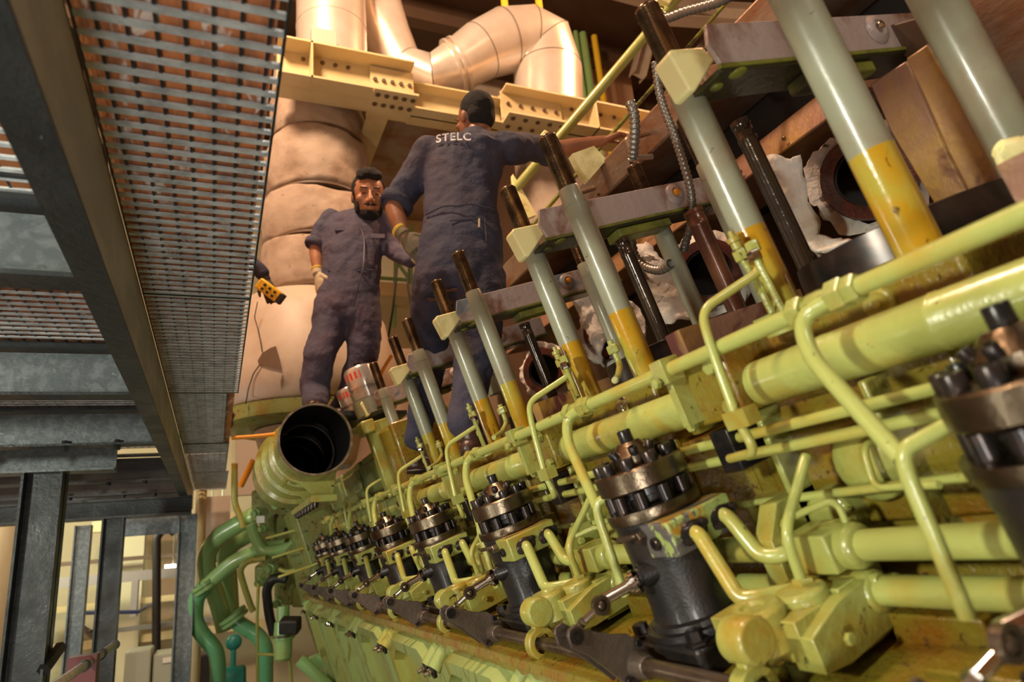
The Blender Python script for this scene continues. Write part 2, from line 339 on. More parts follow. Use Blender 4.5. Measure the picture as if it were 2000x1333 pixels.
# yoke beams -----------------------------------------------------
bl = ['nearest and largest mauve yoke beam at the top right with lifting lug', 'second yoke beam, mauve with an orange bolt spot and yellow end block', 'third yoke beam, rust-mottled, in front of the standing worker\'s thigh',
      'fourth yoke beam, small and grey, before the worker\'s knees', 'fifth yoke beam, smallest, beside the steel jack']
for n in range(5):
    y = 1.2+n; t = thing('yoke_beam', bl[n], 'beam', E(y-.13, 1.7, .60), 'mauve yoke beams across the studs')
    y = n+1.06
    M().prism([E(y, v, u) for v, u in [(1.39,.692),(1.375,.76),(1.40,.818),(2.42,.818),(2.42,.690)]], EY*.010).build('web', RST, t, bevel=.002)
    M().ebox(y-.004, y+.125, 1.37, 2.42, .678, .692).build('underside_flange', OLD, t, bevel=.002)
    M().ebox(y-.010, y+.002, 1.37, 2.42, .686, .696).build('green_lip', OLV, t)
    b = M(); b.ebox(y+.01, y+.10, 1.72, 2.0, .640, .678); b.build('lower_bracket', OLV, t, bevel=.004)
    M().prism([E(y+.03, v, u) for v, u in [(1.268,.762),(1.28,.775),(1.39,.775),(1.41,.735),(1.30,.655),(1.282,.66)]], EY*.045).build('end_block', YEL, t, bevel=.004)
    M().lathe(E(y-.001, 2.07, .765), -EY, [(0,.034),(.006,.030),(.010,.018),(.006,.016),(.006,.0001)], 20, a0=EU).build('lifting_lug', RST, t)
    M().lathe(E(y-.008, 2.07, .768), -EY, [(0,.010),(.010,.009),(.012,.004)], 14).build('bolt_spot', ORG if n else CHR, t)
    b = M(); b.ell(E(y+.01, 1.44, .678), EY*.016, EV*.018, EU*.006); b.ell(E(y+.06, 1.41, .676), EY*.012, EV*.014, EU*.006)
    b.each('weld_tab', OLV, t)
JCK = mat('polished_jack_steel', (.70,.68,.64), .22, .7, (.5,.46,.42), 14, .45, .6)
# hydraulic jacks ------------------------------------------------
def jack(y, v, u, r, h, label, mark):
    t = thing('hydraulic_jack', label, 'jack', E(y, v, u), 'steel tensioning jacks')
    M().lathe(E(y,v,u), EU, [(0,r*1.02),(h*.25,r*1.02),(h*.26,r*.92),(h*.34,r*.92),(h*.35,r),(h*.9,r),(h,r*.86),(h,r*.3),(h*1.01,r*.28)], 36).build('cylinder', JCK, t)
    b = M(); b.lathe(E(y,v,u)+EU*(h*1.0), EU, [(0,r*.14),(h*.08,r*.14),(h*.09,r*.2),(h*.16,r*.2),(h*.17,r*.1)], 12); b.build('nipple', BLT, t)
    M().lathe(E(y,v,u)-EU*h*.5, EU, [(0,r*1.05),(h*.48,r*1.1)], 30).build('support_ring', SLV, t)
    a = -EV*.6-EY*.8
    b = M(); vs = []; fs = []
    a.normalize(); bb = EU.cross(a)
    for i in range(7):
        an = (-1.5+i*.32) if mark == 1 else (-.9+i*.3)
        for z in (.62, .84): vs.append(E(y,v,u)+EU*h*z+(a*math.cos(an)+bb*math.sin(an))*r*1.006)
    for i in range(6): fs.append((2*i, 2*i+1, 2*i+3, 2*i+2))
    b.add(vs, fs).build('red_mark', RED, t)
jack(5.2, 1.37, .80, .088, .18, 'larger polished steel jack between trouser leg and stud thread', 1)
jack(5.62, 1.33, .77, .066, .16, 'smaller polished steel jack with red patch, right above the open duct', 0)
jack(3.90, 1.85, .50, .055, .16, 'steel jack with red patch behind the fourth stud, beside the worker\'s leg', 0)
# manifold pipe --------------------------------------------------
t = thing('coolant_manifold', 'thick green manifold pipe running the length of the engine in front of the heads', 'pipe', E(3, 1.25, -.06))
R = .0385
for n in range(-1, 7):
    y0, y1 = n+1.47, n+2.30
    a, b = E(y0, 1.25, -.06), E(y1, 1.25, -.06); L = (b-a).length
    M().lathe(a, EY, [(0,R*.8),(.008,R*.97),(.02,R),(.20,R),(.202,R*1.03),(.208,R*1.03),(.210,R),(.38,R),(.382,R*1.02),(.387,R*1.02),(.389,R),(L,R)], 32).build('pipe_section', GP, t)
    f = M().ebox(n+1.24, n+1.46, 1.17, 1.34, -.115, .045).ebox(n+1.42, n+1.45, 1.16, 1.34, -.13, .06).build('flange_block', GA, t, bevel=.005)
    b = M()
    for y_, u_ in ((1.43,-.10),(1.43,.03),(1.28,.02),(1.27,-.085)):
        b.hexa(E(n+y_, 1.168, u_), -EV, .014, .014)
    b.each('flange_bolt', G, f)
# upper small rail and fittings ----------------------------------
t = thing('starting_air_rail', 'slim green pipe with hex unions running above the thick manifold', 'pipe', E(3, 1.129, .053))
for n in range(-1, 7):
    y = n+.857
    M().tube([E(y+.02, 1.129, .053), E(y+.96, 1.129, .053)], .0128, 0, 16).build('rail_section', GP, t)
    b = M(); b.hexa(E(y-.03, 1.129, .053), EY, .0225, .028); b.lathe(E(y+.012, 1.129, .053), EY, [(0,.016),(.01,.018),(.03,.018),(.036,.014)], 16); b.hexa(E(y+.07, 1.129, .053), EY, .022, .026)
    b.build('union', G if n != 1 else G, t)
    b = M(); b.ebox(y+.52, y+.57, 1.10, 1.16, .02, .085); b.ebox(y+.535, y+.56, 1.12, 1.22, -.10, .03); b.hexa(E(y+.545, 1.09, .03), -EV, .010, .012); b.build('clamp', G, t, bevel=.003)
# jumpers (rail -> pump), drain loops, check valves ---------------
nm8 = ['at the right edge', 'left of the pump with the bare steel collar', 'left of the third pump from the right', 'left of the fourth pump from the right', 'left of the fifth pump from the right', 'left of the sixth pump from the right', 'left of the seventh pump from the right']
p0 = None
for n in range(0, 7):
    if n == 0:
        p0 = thing('injector_feed_pipe', 'thick bent green feed pipe dropping across the right side of the picture', 'pipe', E(.9, 1.1, .05), 'bent green feed pipes')
        M().tube([E(.835,1.129,.053), E(.925,1.10,.045), E(.91,1.06,-.03), E(.775,.998,-.235)], .0115, .035, 14).build('bent_pipe', GP, p0)
        M().hexa(E(.80,1.129,.053), EY, .0195, .03).build('nut', G, p0)
    else: dup(p0, EY*S*n, 'bent green feed pipe dropping from the rail '+['','behind the pump with the bare steel collar','to the third pump from the right','to the fourth pump from the right','to the fifth pump from the right','to the sixth pump from the right','to the seventh pump from the right'][n])
q0 = None
for n in range(0, 6):
    if n == 0:
        q0 = thing('drain_pipe', 'looped thin green pipe under the two nearest studs, ending by the flange block', 'pipe', E(1.2, 1.1, 0), 'looped drain pipes')
        M().tube([E(1.132,1.30,.245), E(1.136,1.30,.19), E(1.198,1.128,.150), E(1.19,1.105,.07), E(1.174,1.074,-.111), E(1.16,1.075,-.19), E(1.30,1.12,-.20)], .0078, .03, 12).build('looped_pipe', GP, q0)
        M().hexa(E(1.132,1.30,.235), EU, .012, .02).build('nut', G, q0); M().ebox(1.13,1.20,1.06,1.10,-.13,-.09).build('clip', G, q0)
    else: dup(q0, EY*S*n, ['','looped thin green pipe under the second beam\'s studs','looped thin green pipe in front of the standing worker\'s right boot','looped thin green pipe in front of his left boot','looped thin green pipe right of the duct opening','looped thin green pipe farthest along, below the duct opening'][n])
v0 = None
for n in range(0, 5):
    if n == 0:
        v0 = thing('relief_valve', 'brass-green relief valve pair with silver nut in front of the nearest orange stud', 'valve', E(1.15, 1.3, .05), 'slim relief valve pairs')
        b = M(); b.tube([E(1.16,1.30,.06), E(1.165,1.30,.17), E(1.185,1.31,.24)], .006, .02, 8); b.tube([E(1.12,1.29,.06), E(1.13,1.29,.24)], .006, .02, 8)
        b.lathe(E(1.14,1.29,.03), EU, [(0,.030),(.012,.030),(.014,.022),(.02,.022)], 20); b.build('stem', G, v0)
        b = M(); b.hexa(E(1.185,1.31,.235), EU, .0125, .02); b.build('nut', G, v0); b = M(); b.lathe(E(1.185,1.31,.265), EU, [(0,.009),(.012,.009),(.014,.012),(.022,.012),(.024,.006),(.034,.006)], 12); b.build('cap', G, v0); b = M(); b.hexa(E(1.165,1.30,.14), EU, .008, .018); b.build('nut', G, v0); b = M()
        b.ebox(1.14,1.20,1.27,1.31,.055,.085); b.build('valve_body', G, v0)
        b = M(); b.hexa(E(1.13,1.29,.215), EU, .0115, .018); b.build('bright_nut', CHR, v0)
    else: dup(v0, EY*S*n, ['','relief valve pair in front of the second cylinder\'s orange stud','relief valve pair in front of the standing worker\'s right trouser hem','relief valve pair before the worker\'s left shin','relief valve pair right of the duct opening'][n])
# thin lines behind the pumps ------------------------------------
for v_, u_, rr, lb in ((1.2,-.168,.0095,'upper of two thin green lines passing behind the pump heads'), (1.2,-.215,.0095,'lower of two thin green lines passing behind the pump heads'), (1.235,-.345,.0075,'faint green line low in the amber recess behind the near pumps')):
    solo('fuel_line', lb, 'pipe', M().tube([E(-.8,v_,u_), E(8.6,v_,u_)], rr, 0, 12), GP, E(3,v_,u_), 'thin lines behind the pumps')
for n in range(0, 7):
    solo('pipe_saddle', 'dark stained saddle holding the two thin green lines, '+['nearest, below the first flange block','second, below the second flange block','third from the right','fourth from the right','fifth from the right','sixth from the right','farthest'][n], 'clamp', M().ebox(n+1.33, n+1.40, 1.17, 1.31, -.245, -.135), BLT, bevel=.003, group='pipe saddles')
for n in range(0, 5):
    b = M().tube([E(n+1.02,1.31,-.25), E(n+1.02,1.22,-.25), E(n+1.02,1.20,-.335), E(n+.86,1.17,-.335)], .0055, .02, 10)
    solo('sensing_pipe', ['small kinked green pipe in the dark recess right of the bare-collar pump','small kinked green pipe between second and third pump','small kinked green pipe between third and fourth pump','small kinked green pipe between fourth and fifth pump','small kinked green pipe between fifth and sixth pump'][n], 'pipe', b, GP, group='small kinked pipes')
# ================================================================ FUEL PUMPS
pump_lab = ['nearest black injection pump, blurred and cut off by the right edge', 'big black injection pump with bare brass-coloured collar, flaking green valve block', 'third black injection pump from the right, intact green valve block, beside a chromed control rod',
 'fourth black injection pump from the right', 'fifth black injection pump from the right', 'sixth injection pump from the right, small and dim', 'seventh injection pump from the right', 'farthest injection pump, leftmost of the row']
yc, vc = 1.562, 1.04
def P_(y, v, u): return E(y, v, u)
pm = thing('fuel_injection_pump', pump_lab[1], 'pump', E(yc, vc, -.67), 'black fuel injection pumps')
s_ = S
b = M()
b.lathe(E(yc,vc,-.575), EU, [(0,.098),(.012,.098),(.014,.088),(.022,.086),(.026,.078),(.05,.075),(.12,.078),(.175,.080),(.180,.083),(.195,.083),(.215,.085),(.222,.089),(.226,.089)], 44)
b.lathe(E(yc,vc,-.255), EU, [(0,.05),(.02,.052),(.022,.058),(.034,.058)], 30)
b.lathe(E(yc-.02,vc-.10,-.405), -EV+EY*.45, [(-.02,.022),(.016,.022),(.018,.018),(.024,.018)], 24)
body = b.build('barrel', BLK, pm)
M().lathe(E(yc,vc,-.278), EU, [(0,.089),(.012,.091),(.020,.090),(.021,.05)], 44).build('collar', STL, pm, angle=30)
b = M(); b.ebox(yc-.14, yc+.14, vc-.135, vc+.135, -.675, -.575)
b.build('base_flange', BLK, pm, bevel=.012)
b = M()
for i, j in ((-1,-1),(-1,1),(1,-1),(1,1)): b.lathe(E(yc+i*.115, vc+j*.11, -.575), EU, [(0,.022),(.004,.022),(.006,.015),(.022,.015),(.024,.011)], 6)
b.each('base_nut', BLT, body)
ring = M().lathe(E(yc,vc,-.203), EU, [(0,.083),(.003,.086),(.036,.086),(.039,.083),(.039,.04),(0,.04)], 48, False).build('top_flange', STL, pm, angle=30)
for k in range(10):
    an = 2*math.pi*k/10+.2; d = EY*math.cos(an)+EV*math.sin(an); p = E(yc,vc,-.25)+d*.071
    M().lathe(p, EU, [(-.01,.0115),(.03,.0115)], 14).build('clamp_stud', BLT, pm)
    M().cap(E(yc,vc,-.148)+d*.070, EU, .0125, .021).build('bolt', BLT, ring)
cone = M().lathe(E(yc,vc,-.150), EU, [(0,.044),(.022,.044),(.024,.042),(.040,.028),(.046,.022),(.046,.001)], 32).build('valve_head', STL, pm, angle=30)
b = M().cap(E(yc,vc,-.085), EU, .0135, .024); b.lathe(E(yc,vc,-.088), EU, [(0,.008),(.004,.008)], 12)
for k in range(6):
    an = 2*math.pi*k/6+.5; d = EY*math.cos(an)+EV*math.sin(an); b.cap(E(yc,vc,-.118)+d*.037, (EU+d*.35).normalized(), .0085, .016)
b.each('head_bolt', BLT, cone)
vb = M().prism([E(y_, v_, -.283) for y_, v_ in [(1.50,.935),(1.385,.935),(1.385,1.140),(1.46,1.155),(1.53,1.12),(1.53,.97)]], -EU*.060)
vb = vb.build('valve_block', G, pm, bevel=.004)
PLT = mat('bare_grey_patch', (.13,.11,.09), .4, .4, (.42,.26,.05), 14, .45, .6)
b = M(); b.ebox(1.40, 1.49, .945, 1.13, -.2835, -.2810); b.build('flaked_top', PLT, vb)
b = M()
for v_ in (1.0, 1.10):
    b.ell(E(1.383, v_, -.33), EY*.010, EV*.030, EU*.020, 10, 6)
    for s in (-1, 1): b.lathe(E(1.384, v_+s*.030, -.33+s*.012), -EY, [(0,.009),(.006,.009),(.009,.006),(.014,.006)], 6)
b.each('tube_clamp', BLT, vb)
M().cap(E(1.45,.936,-.33), -EV, .011, .01).build('side_bolt', BLT, vb)
M().tube([E(1.388,1.00,-.33), E(1.355,.99,-.335), E(1.275,.965,-.475), E(1.24,.985,-.480), E(1.20,1.045,-.492)], .0130, .028, 14).build('lower_tube', GP, pm)
M().tube([E(1.388,1.10,-.325), E(1.355,1.09,-.33), E(1.30,1.085,-.425), E(1.26,1.10,-.435), E(1.22,1.16,-.43)], .0130, .028, 14).build('upper_tube', GP, pm)
b = M(); b.tube([E(1.50,.93,-.31), E(1.50,.90,-.30), E(1.54,.885,-.30)], .005, .01, 8); b.hexa(E(1.50,.935,-.31), -EV, .012, .016); b.build('bleed_screw', SHF, pm)
rod = M().cyl(E(1.545,.905,-.41), E(1.617,.822,-.430), .0105, seg=20); rod.lathe(E(1.548,.90,-.411), (E(1.617,.822,-.430)-E(1.545,.905,-.41)), [(0,.022),(.008,.022),(.010,.016),(.016,.016)], 24)
rod = rod.build('control_rod', CHR, pm)
b = M(); b.ring(E(1.610,.805,-.434), -EY, .017, .010, .012, 24); b.ell(E(1.602,.805,-.434), EY*.008, EV*.0105, EU*.0105, 12, 8); b.build('ball_joint', SHF, rod)
b = M(); b.cyl(E(1.605,.795,-.438), E(1.622,.755,-.454), .007, seg=10); b.hexa(E(1.622,.757,-.453), E(1.640,.712,-.470)-E(1.622,.757,-.453), .009, .011); b.cyl(E(1.622,.757,-.453), E(1.639,.716,-.468), .0045, seg=8)
b.build('turnbuckle', CHR, rod)
for n in (0, 2, 3, 4, 5, 6, 7): dup(pm, EY*S*(n-1), pump_lab[n])
FLK = mat('flaking_green_paint', (.29,.36,.11), .35, 0, (.10,.09,.085), 16, .50, .53, .3, 60, 0, 0, (.35,.18,.02), 22, .60, .66)
vb.data = vb.data.copy(); vb.data.materials[0] = FLK; vb['label'] = 'valve block with flaking green paint'
# ================================================================ CONTROL SHAFT
cs = thing('control_shaft', 'brown steel control shaft running low along the pump row', 'shaft', E(4, .845, -.61))
M().tube([E(-.5,.845,-.605), E(8.4,.845,-.605)], .0148, 0, 20).build('shaft_tube', SHF, cs)
for n in range(0, 8):
    y = n+.60
    b = M()
    b.prism([E(y, v_, u_) for v_, u_ in [(.690,-.462),(.700,-.448),(.722,-.445),(.745,-.470),(.80,-.505),(.845,-.525),(.885,-.575),(.885,-.625),(.86,-.650),(.80,-.645),(.775,-.60),(.73,-.53),(.69,-.490)]], EY*.009)
    b.prism([E(y+.075, v_, u_) for v_, u_ in [(.690,-.462),(.700,-.448),(.722,-.445),(.745,-.470),(.80,-.505),(.845,-.545),(.86,-.60),(.80,-.635),(.73,-.53),(.69,-.490)]], EY*.006)
    b.lathe(E(y-.045, .845, -.605), EY, [(0,.019),(.012,.021),(.03,.026),(.075,.026),(.10,.019)], 22)
    lv = b.build('lever', LEV, cs, bevel=.0015)
    b = M(); b.cyl(E(y-.012,.709,-.470), E(y+.09,.709,-.470), .0060, seg=14); b.cap(E(y-.004,.860,-.555), -EY, .007, .008); b.cap(E(y-.004,.80,-.622), -EY, .007, .008); b.cap(E(y-.004,.872,-.63), -EY, .007, .008); b.ring(E(y-.004,.709,-.470), -EY, .013, .007, .004, 20)
    b.each('pin', BLT, lv)
# ================================================================ TAPPET HOUSINGS
hl = ['green cast housing with round end cap at the lower right corner, nearest', 'green cast housing with round end cap in front of the bare-collar pump\'s base', 'green cast housing with round cap beside the third pump', 'green housing with round cap at the fourth pump', 'green housing with round cap at the fifth pump', 'small green housing at the sixth pump', 'dim green housing at the seventh pump', 'green cast housing at the right edge, mostly out of frame']
hs = thing('tappet_housing', hl[0], 'housing', E(1.15, 1.0, -.62), 'green cast tappet housings')
b = M()
b.lathe(E(1.21,.865,-.510), -EY, [(0,.033),(.045,.033),(.050,.030),(.052,.001)], 28)
b.ebox(1.18,1.30,.89,1.02,-.585,-.485); b.ebox(1.10,1.30,.93,1.16,-.585,-.50); b.ebox(1.09,1.26,1.06,1.20,-.62,-.49)
b.lathe(E(1.20,.93,-.56), EU, [(0,.045),(.055,.045),(.062,.038),(.062,.018),(.058,.016),(.058,.001)], 26)
b.lathe(E(1.16,1.03,-.56), EU, [(0,.040),(.055,.040),(.060,.034)], 26)
b.prism([E(1.07,v_,u_) for v_, u_ in [(.93,-.60),(.93,-.53),(1.03,-.50),(1.16,-.49),(1.20,-.52),(1.20,-.60),(1.0,-.61)]], EY*.05)
b.prism([E(1.26,v_,u_) for v_, u_ in [(1.10,-.56),(1.10,-.40),(1.16,-.33),(1.30,-.33),(1.30,-.56)]], EY*.04)
hb = b.build('casting', G, hs, bevel=.006)
b = M(); b.ring(E(1.165,.845,-.605), EY, .036, .022, .028, 36); b.ebox(1.17,1.20,.835,.885,-.585,-.545); b.build('shaft_eye', G, hs, bevel=.003)
b = M(); b.hexa(E(1.165,1.05,-.50), EU*.9+EV*.2, .018, .025); b.lathe(E(1.165,1.05,-.505), EU, [(0,.022),(.006,.022)], 20); b.build('fitting', G, hs)
b = M()
for y_, v_, u_ in ((1.085,1.14,-.505),(1.085,1.185,-.525)): b.cap(E(y_-.015,v_,u_), -EY, .011, .014)
b.hexa(E(1.055,1.0,-.56), -EY, .009, .008); b.hexa(E(1.30,1.16,-.42), -EY, .012, .012); b.hexa(E(1.255,1.15,-.38), -EY, .010, .012)
b.each('housing_screw', G, hb)
b = M(); b.ebox(1.10,1.22,1.09,1.20,-.475,-.39); b.lathe(E(1.09,1.15,-.435), -EY, [(-.05,.034),(.012,.034),(.02,.027)], 26); b.lathe(E(1.09,1.145,-.53), -EY, [(-.03,.034),(.012,.032),(.02,.025)], 26)
b.build('pipe_socket', G, hs, bevel=.004)
M().tube([E(1.165,1.05,-.47), E(1.14,1.037,-.36), E(1.155,1.20,-.245)], .0085, .03, 12).build('riser_tube', GP, hs)
M().tube([E(1.09,1.16,-.40), E(1.09,1.16,-.335), E(1.14,1.08,-.34)], .0055, .02, 10).build('vent_tube', GP, hs)
for n in range(1, 7): dup(hs, EY*S*n, hl[n])
dup(hs, -EY*S, hl[7])
for v_, u_, rr, lb in ((1.15,-.435,.0225,'upper of the two fat green supply pipes at the lower right'), (1.145,-.528,.0215,'lower of the two fat green supply pipes at the lower right')):
    solo('supply_pipe', lb, 'pipe', M().tube([E(-.8,v_,u_), E(7.4,v_,u_)], rr, 0, 24), GP, E(2,v_,u_), 'fat supply pipes')
x0 = solo('sample_pipe', 'bent green pipe meeting the feed pipe and falling past the blurred pump', 'pipe', M().tube([E(.70,1.07,-.205), E(.765,.995,-.222), E(.768,.985,-.26), E(.772,.975,-.49)], .0095, .03, 12), GP, E(.77,1,-.49), 'falling sample pipes')
for n in range(1, 6):
    c = x0.copy(); C.objects.link(c); c.location = x0.location+EY*S*n; c['label'] = ['','thin green pipe falling behind the left of the bare-collar pump','thin green pipe falling left of the third pump','thin green pipe falling left of the fourth pump','thin green pipe falling left of the fifth pump','thin green pipe falling left of the sixth pump'][n]
# oil catch scraps and deck clutter
b = M()
for n in range(0, 8):
    for y_, v_, w1, w2, hh in ((.86,1.12,.10,.08,.03),(.93,.95,.06,.03,.035),(.30,.93,.07,.05,.03),(.98,1.20,.10,.06,.08),(.36,1.20,.05,.08,.12)):
        b.ebox(n+y_-w1, n+y_+w1, v_-w2, v_+w2, -.66, -.655+hh)
b.each('deck_casting', GA, eng, bevel=.004)
# ================================================================ CRANKCASE COVERS
cl = ['nearest green side cover, at the bottom edge', 'second green side cover with raised rim, pairs of shiny nuts at both ends', 'third green side cover along the bottom', 'fourth green side cover along the bottom', 'fifth green side cover, small', 'sixth green side cover, small and dim', 'last green side cover by the pipework end']
cv = thing('side_cover', cl[0], 'cover', E(2.8, .8, -1.5), 'ribbed green side covers')
b = M(); b.ebox(2.31,3.27,.80,.84,-1.7,-.675); b.build('panel', GC, cv, bevel=.01)
b = M()
rimo = [(2.35,-1.6),(2.35,-.80),(2.50,-.70),(3.04,-.70),(3.23,-.80),(3.23,-1.6)]; rimi = [(2.43,-1.6),(2.43,-.84),(2.54,-.765),(3.00,-.765),(3.15,-.84),(3.15,-1.6)]
vo = [E(y,.735,u-.012) for y, u in rimo]+[E(y,.735,u) for y, u in rimi]+[E(y,.81,u+.012) for y, u in rimo]+[E(y,.80,u+(-.03 if i in (1,2,3,4) else 0)) for i, (y, u) in enumerate(rimi)]
fs = []
for i in range(5): fs += [(i,i+1,i+7,i+6), (i,i+12,i+13,i+1), (i+6,i+7,i+19,i+18)]
b.add(vo, fs).build('raised_rim', GC, cv)
b = M().ebox(2.36,3.22,.79,.81,-1.7,-.80); b.build('recess_plate', GC, cv)
for y in (2.345, 3.235):
    bs = M().cyl(E(y,.87,-.675), E(y,.725,-.772), .026, .024, 20).build('boss', GC, cv)
    b = M(); b.lathe(E(y,.725,-.775), -EV, [(0,.024),(.003,.024),(.004,.018),(.006,.023),(.009,.023),(.010,.016)], 20); b.build('washer', BLT, bs)
    b = M(); b.hexa(E(y,.712,-.775), -EV, .0125, .012); b.lathe(E(y,.70,-.775), -EV, [(0,.007),(.016,.007),(.018,.005)], 10); b.build('nut', CHR, bs)
for n in range(1, 6): dup(cv, EY*S*n, cl[n])
dup(cv, -EY*S, 'green side cover below the right part, out of sight under the shaft')
# ================================================================ ROOM
b = M().rbox(-3, 9, -4, 14.3, -2.7, -2.6); struct('floor', b, FLR)
b = M().rbox(-3, 9, -4, 14.3, 8.0, 8.1); struct('ceiling', b, BRN)
b = M().rbox(-3, 9, 14, 14.2, -2.6, 8); struct('wall_back', b, WLL)
b = M().rbox(-2.9, -2.75, -4, 14.2, -2.6, 8); struct('wall_left', b, PCH)
b = M().rbox(8.8, 9, -4, 14.2, -2.6, 8); struct('wall_right', b, PCH)
b = M().rbox(-3, 9, -4.2, -4, -2.6, 8); struct('wall_front', b, WLL)
def ibeam(name, label, x0, x1, y, z0, z1, w, mt, th=.012, group=None, root=None):
    b = M().rbox(x0, x1, y-w/2, y+w/2, z0, z0+th); b.rbox(x0, x1, y-w/2, y+w/2, z1-th, z1); b.rbox(x0, x1, y-th/2, y+th/2, z0, z1)
    return solo(name, label, 'beam', b, mt, rel((x0+x1)/2, y, z0), group) if root is None else b.build(name, mt, root)
for i, y in enumerate((5.2, 6.6, 8.0, 9.4, 10.8, 12.4)):
    struct('trim_%d' % (i+1), M().rbox(-2.7, 8.8, y-.10, y+.10, 7.55, 7.75).rbox(-2.7, 8.8, y-.02, y+.02, 7.75, 8.0), CAS if i % 2 else BRN)
# ---- upper right pillars and service pipes
def wpan(name, label, cat, px0, px1, y, z0, z1, d, mt, group=None):
    x0 = QY(px0, 150, y).x; x1 = QY(px1, 150, y).x
    return solo(name, label, cat, M().rbox(x0, x1, y, y+d, z0, z1), mt, rel((x0+x1)/2, y, z0), group, bevel=.01)
wpan('steel_pillar', 'broad peach-painted pillar behind the silver ducts at the top', 'pillar', 1188, 1232, 8.4, -2.6, 8, .3, PCH)
wpan('steel_pillar', 'narrower orange-lit pillar just left of the broad peach one', 'pillar', 1160, 1178, 8.6, -2.6, 8, .25, PCH)
wpan('wall_cladding', 'dark brown cladding behind the green risers', 'cladding', 930, 1160, 9.6, -2.6, 8, .1, BRN)
wpan('wall_cladding', 'peach cladding seen between the two workers and right of them', 'cladding', 480, 1000, 9.8, .9, 3.4, .1, CAS)
wpan('wall_cladding', 'brown cladding behind the roof truss at top right', 'cladding', 1236, 2100, 8.9, -2.6, 8, .1, BRN)
for i, (px, r_, mt, lb) in enumerate(((1118,.035,GB,'slim green riser left of the pillar'),(1136,.04,GB,'green riser beside the silver elbow'),(1150,.06,GB,'thickest green riser beside the pillar'),(1172,.05,YGL,'yellow-green riser in front of the peach pillar'))):
    p = QY(px, 150, 7.6); solo('riser_pipe', lb, 'pipe', M().cyl(V3((p.x, p.y, .0)), V3((p.x, p.y, 10.3)), r_), mt, V3((p.x, p.y, 0)), 'vertical service risers')
for i, (px, lb) in enumerate(((985,'yellow hanger stub above the silver elbow, left one'),(1052,'yellow hanger stub above the silver elbow, right one'))):
    p = QY(px, 2, 5.6); solo('duct_hanger', lb, 'hanger', M().cyl(p-V3((0,0,.15)), p+V3((0,0,2.4)), .04), YGL)
def beam3(name, label, a, b_, w, h, mt, cat='beam', group=None):
    d = (b_-a); s = d.cross(V3((0,0,1))).normalized(); t = s.cross(d).normalized()
    m_ = M(); m_.box((a+b_)/2+t*h/2, d/2, s*w/2, t*.008); m_.box((a+b_)/2-t*h/2, d/2, s*w/2, t*.008); m_.box((a+b_)/2, d/2, s*.008, t*h/2)
    return solo(name, label, cat, m_, mt, group=group)
beam3('roof_truss_beam', 'cream roof beam crossing the top right corner region', QY(1250,20,7), QY(1560,40,6), .25, .3, CAS)
beam3('roof_truss_beam', 'thin cream diagonal brace below the roof beam', QY(1300,190,7.2), QY(1420,20,7.2), .08, .1, CAS)
beam3('roof_truss_beam', 'cream roof beam rising steeply behind the threaded stud', QY(1245,150,7.5), QY(1300,-60,7.5), .2, .2, CAS)
# ---- insulated riser, casing, silver ducts
def wob(mb, amp, sc, seed=0):
    o = []
    for p in mb.v:
        v = V3(p); n = mnoise.noise_vector(v*sc+V3((seed,0,0))); o.append(tuple(v+n*amp))
    mb.v = o; return mb
YR = 5.6
def zz(px, py, y=YR): return QY(px, py, y).z
ax = QY(622, 480, YR); zs = [zz(622, q) for q in (598, 492, 402, 292, 196)]
t = thing('exhaust_riser', 'fat vertical exhaust riser wrapped in tied insulation blankets, left of the workers', 'riser', V3((ax.x, ax.y, zs[0])))
for i in range(4):
    h = zs[i+1]-zs[i]; R0 = (.435, .43, .425, .40)[i]; pr = []
    for k in range(19):
        q = k/18; r = R0*(1-.02*i)+ .045*math.sin(math.pi*q)**.6 - (.035 if k in (0,18) else 0)
        pr.append((h*q, r))
    b = wob(wob(M().lathe(V3((ax.x, ax.y, zs[i])), V3((0,0,1)), pr, 72), .045, 2.6, i*9), .014, 11, i)
    b.build('blanket', INS, t, angle=80)
b = M()
for z in zs[1:4]: b.lathe(V3((ax.x, ax.y, z-.012)), V3((0,0,1)), [(0,.40),(.004,.425),(.02,.425),(.024,.40)], 48)
b.each('tie_wire', BRN, t)
M().lathe(V3((ax.x, ax.y, zs[4]-.02)), V3((0,0,1)), [(0,.40),(.05,.405),(.3,.385)], 48).build('cladding_cuff', SIL, t)
zb = zz(600, 812)
t = thing('turbocharger_casing', 'smooth cream round casing below the wrapped riser, with a jagged dark hole', 'casing', V3((ax.x, ax.y, zb)))
b = M().lathe(V3((ax.x-.08, ax.y, zb)), V3((0,0,1)), [(0,.64),(.04,.70),(.30,.71),(zs[0]-zb-.22,.63),(zs[0]-zb-.02,.52),(zs[0]-zb+.02,.40)], 64); b.build('shell', CAS, t, angle=60)
M().lathe(V3((ax.x-.08, ax.y, zb-.12)), V3((0,0,1)), [(0,.60),(.02,.68),(.12,.69),(.13,.6)], 64).build('lower_rim', GD, t)
def surf(px, py, off=.004):                                  # point on the casing shell
    r = ray(px, py); c = V3((ax.x-.08, ax.y)); R = .70; o = V3((CAM.x, CAM.y)); d = V3((r.x, r.y)); f_ = o-c
    A = d.dot(d); B = 2*f_.dot(d); D = B*B-4*A*(f_.dot(f_)-(R+off)**2); 
    k = (-B-math.sqrt(max(D, 0)))/(2*A); return CAM+r*k
def patch(px, off=.004):
    ps = [surf(*q, off) for q in px]; c = sum(ps, V3((0,0,0)))/len(ps); return M().add(ps, [tuple(range(len(ps)))]).prism(ps, (c-CAM).normalized()*.01)
patch([(503,705),(512,690),(528,680),(539,676),(546,700),(551,723),(530,719),(508,713)], .02).build('jagged_hole', BRN, t)
patch([(552,730),(554,745),(549,762),(548,745)], .02).build('crack', BRN, t)
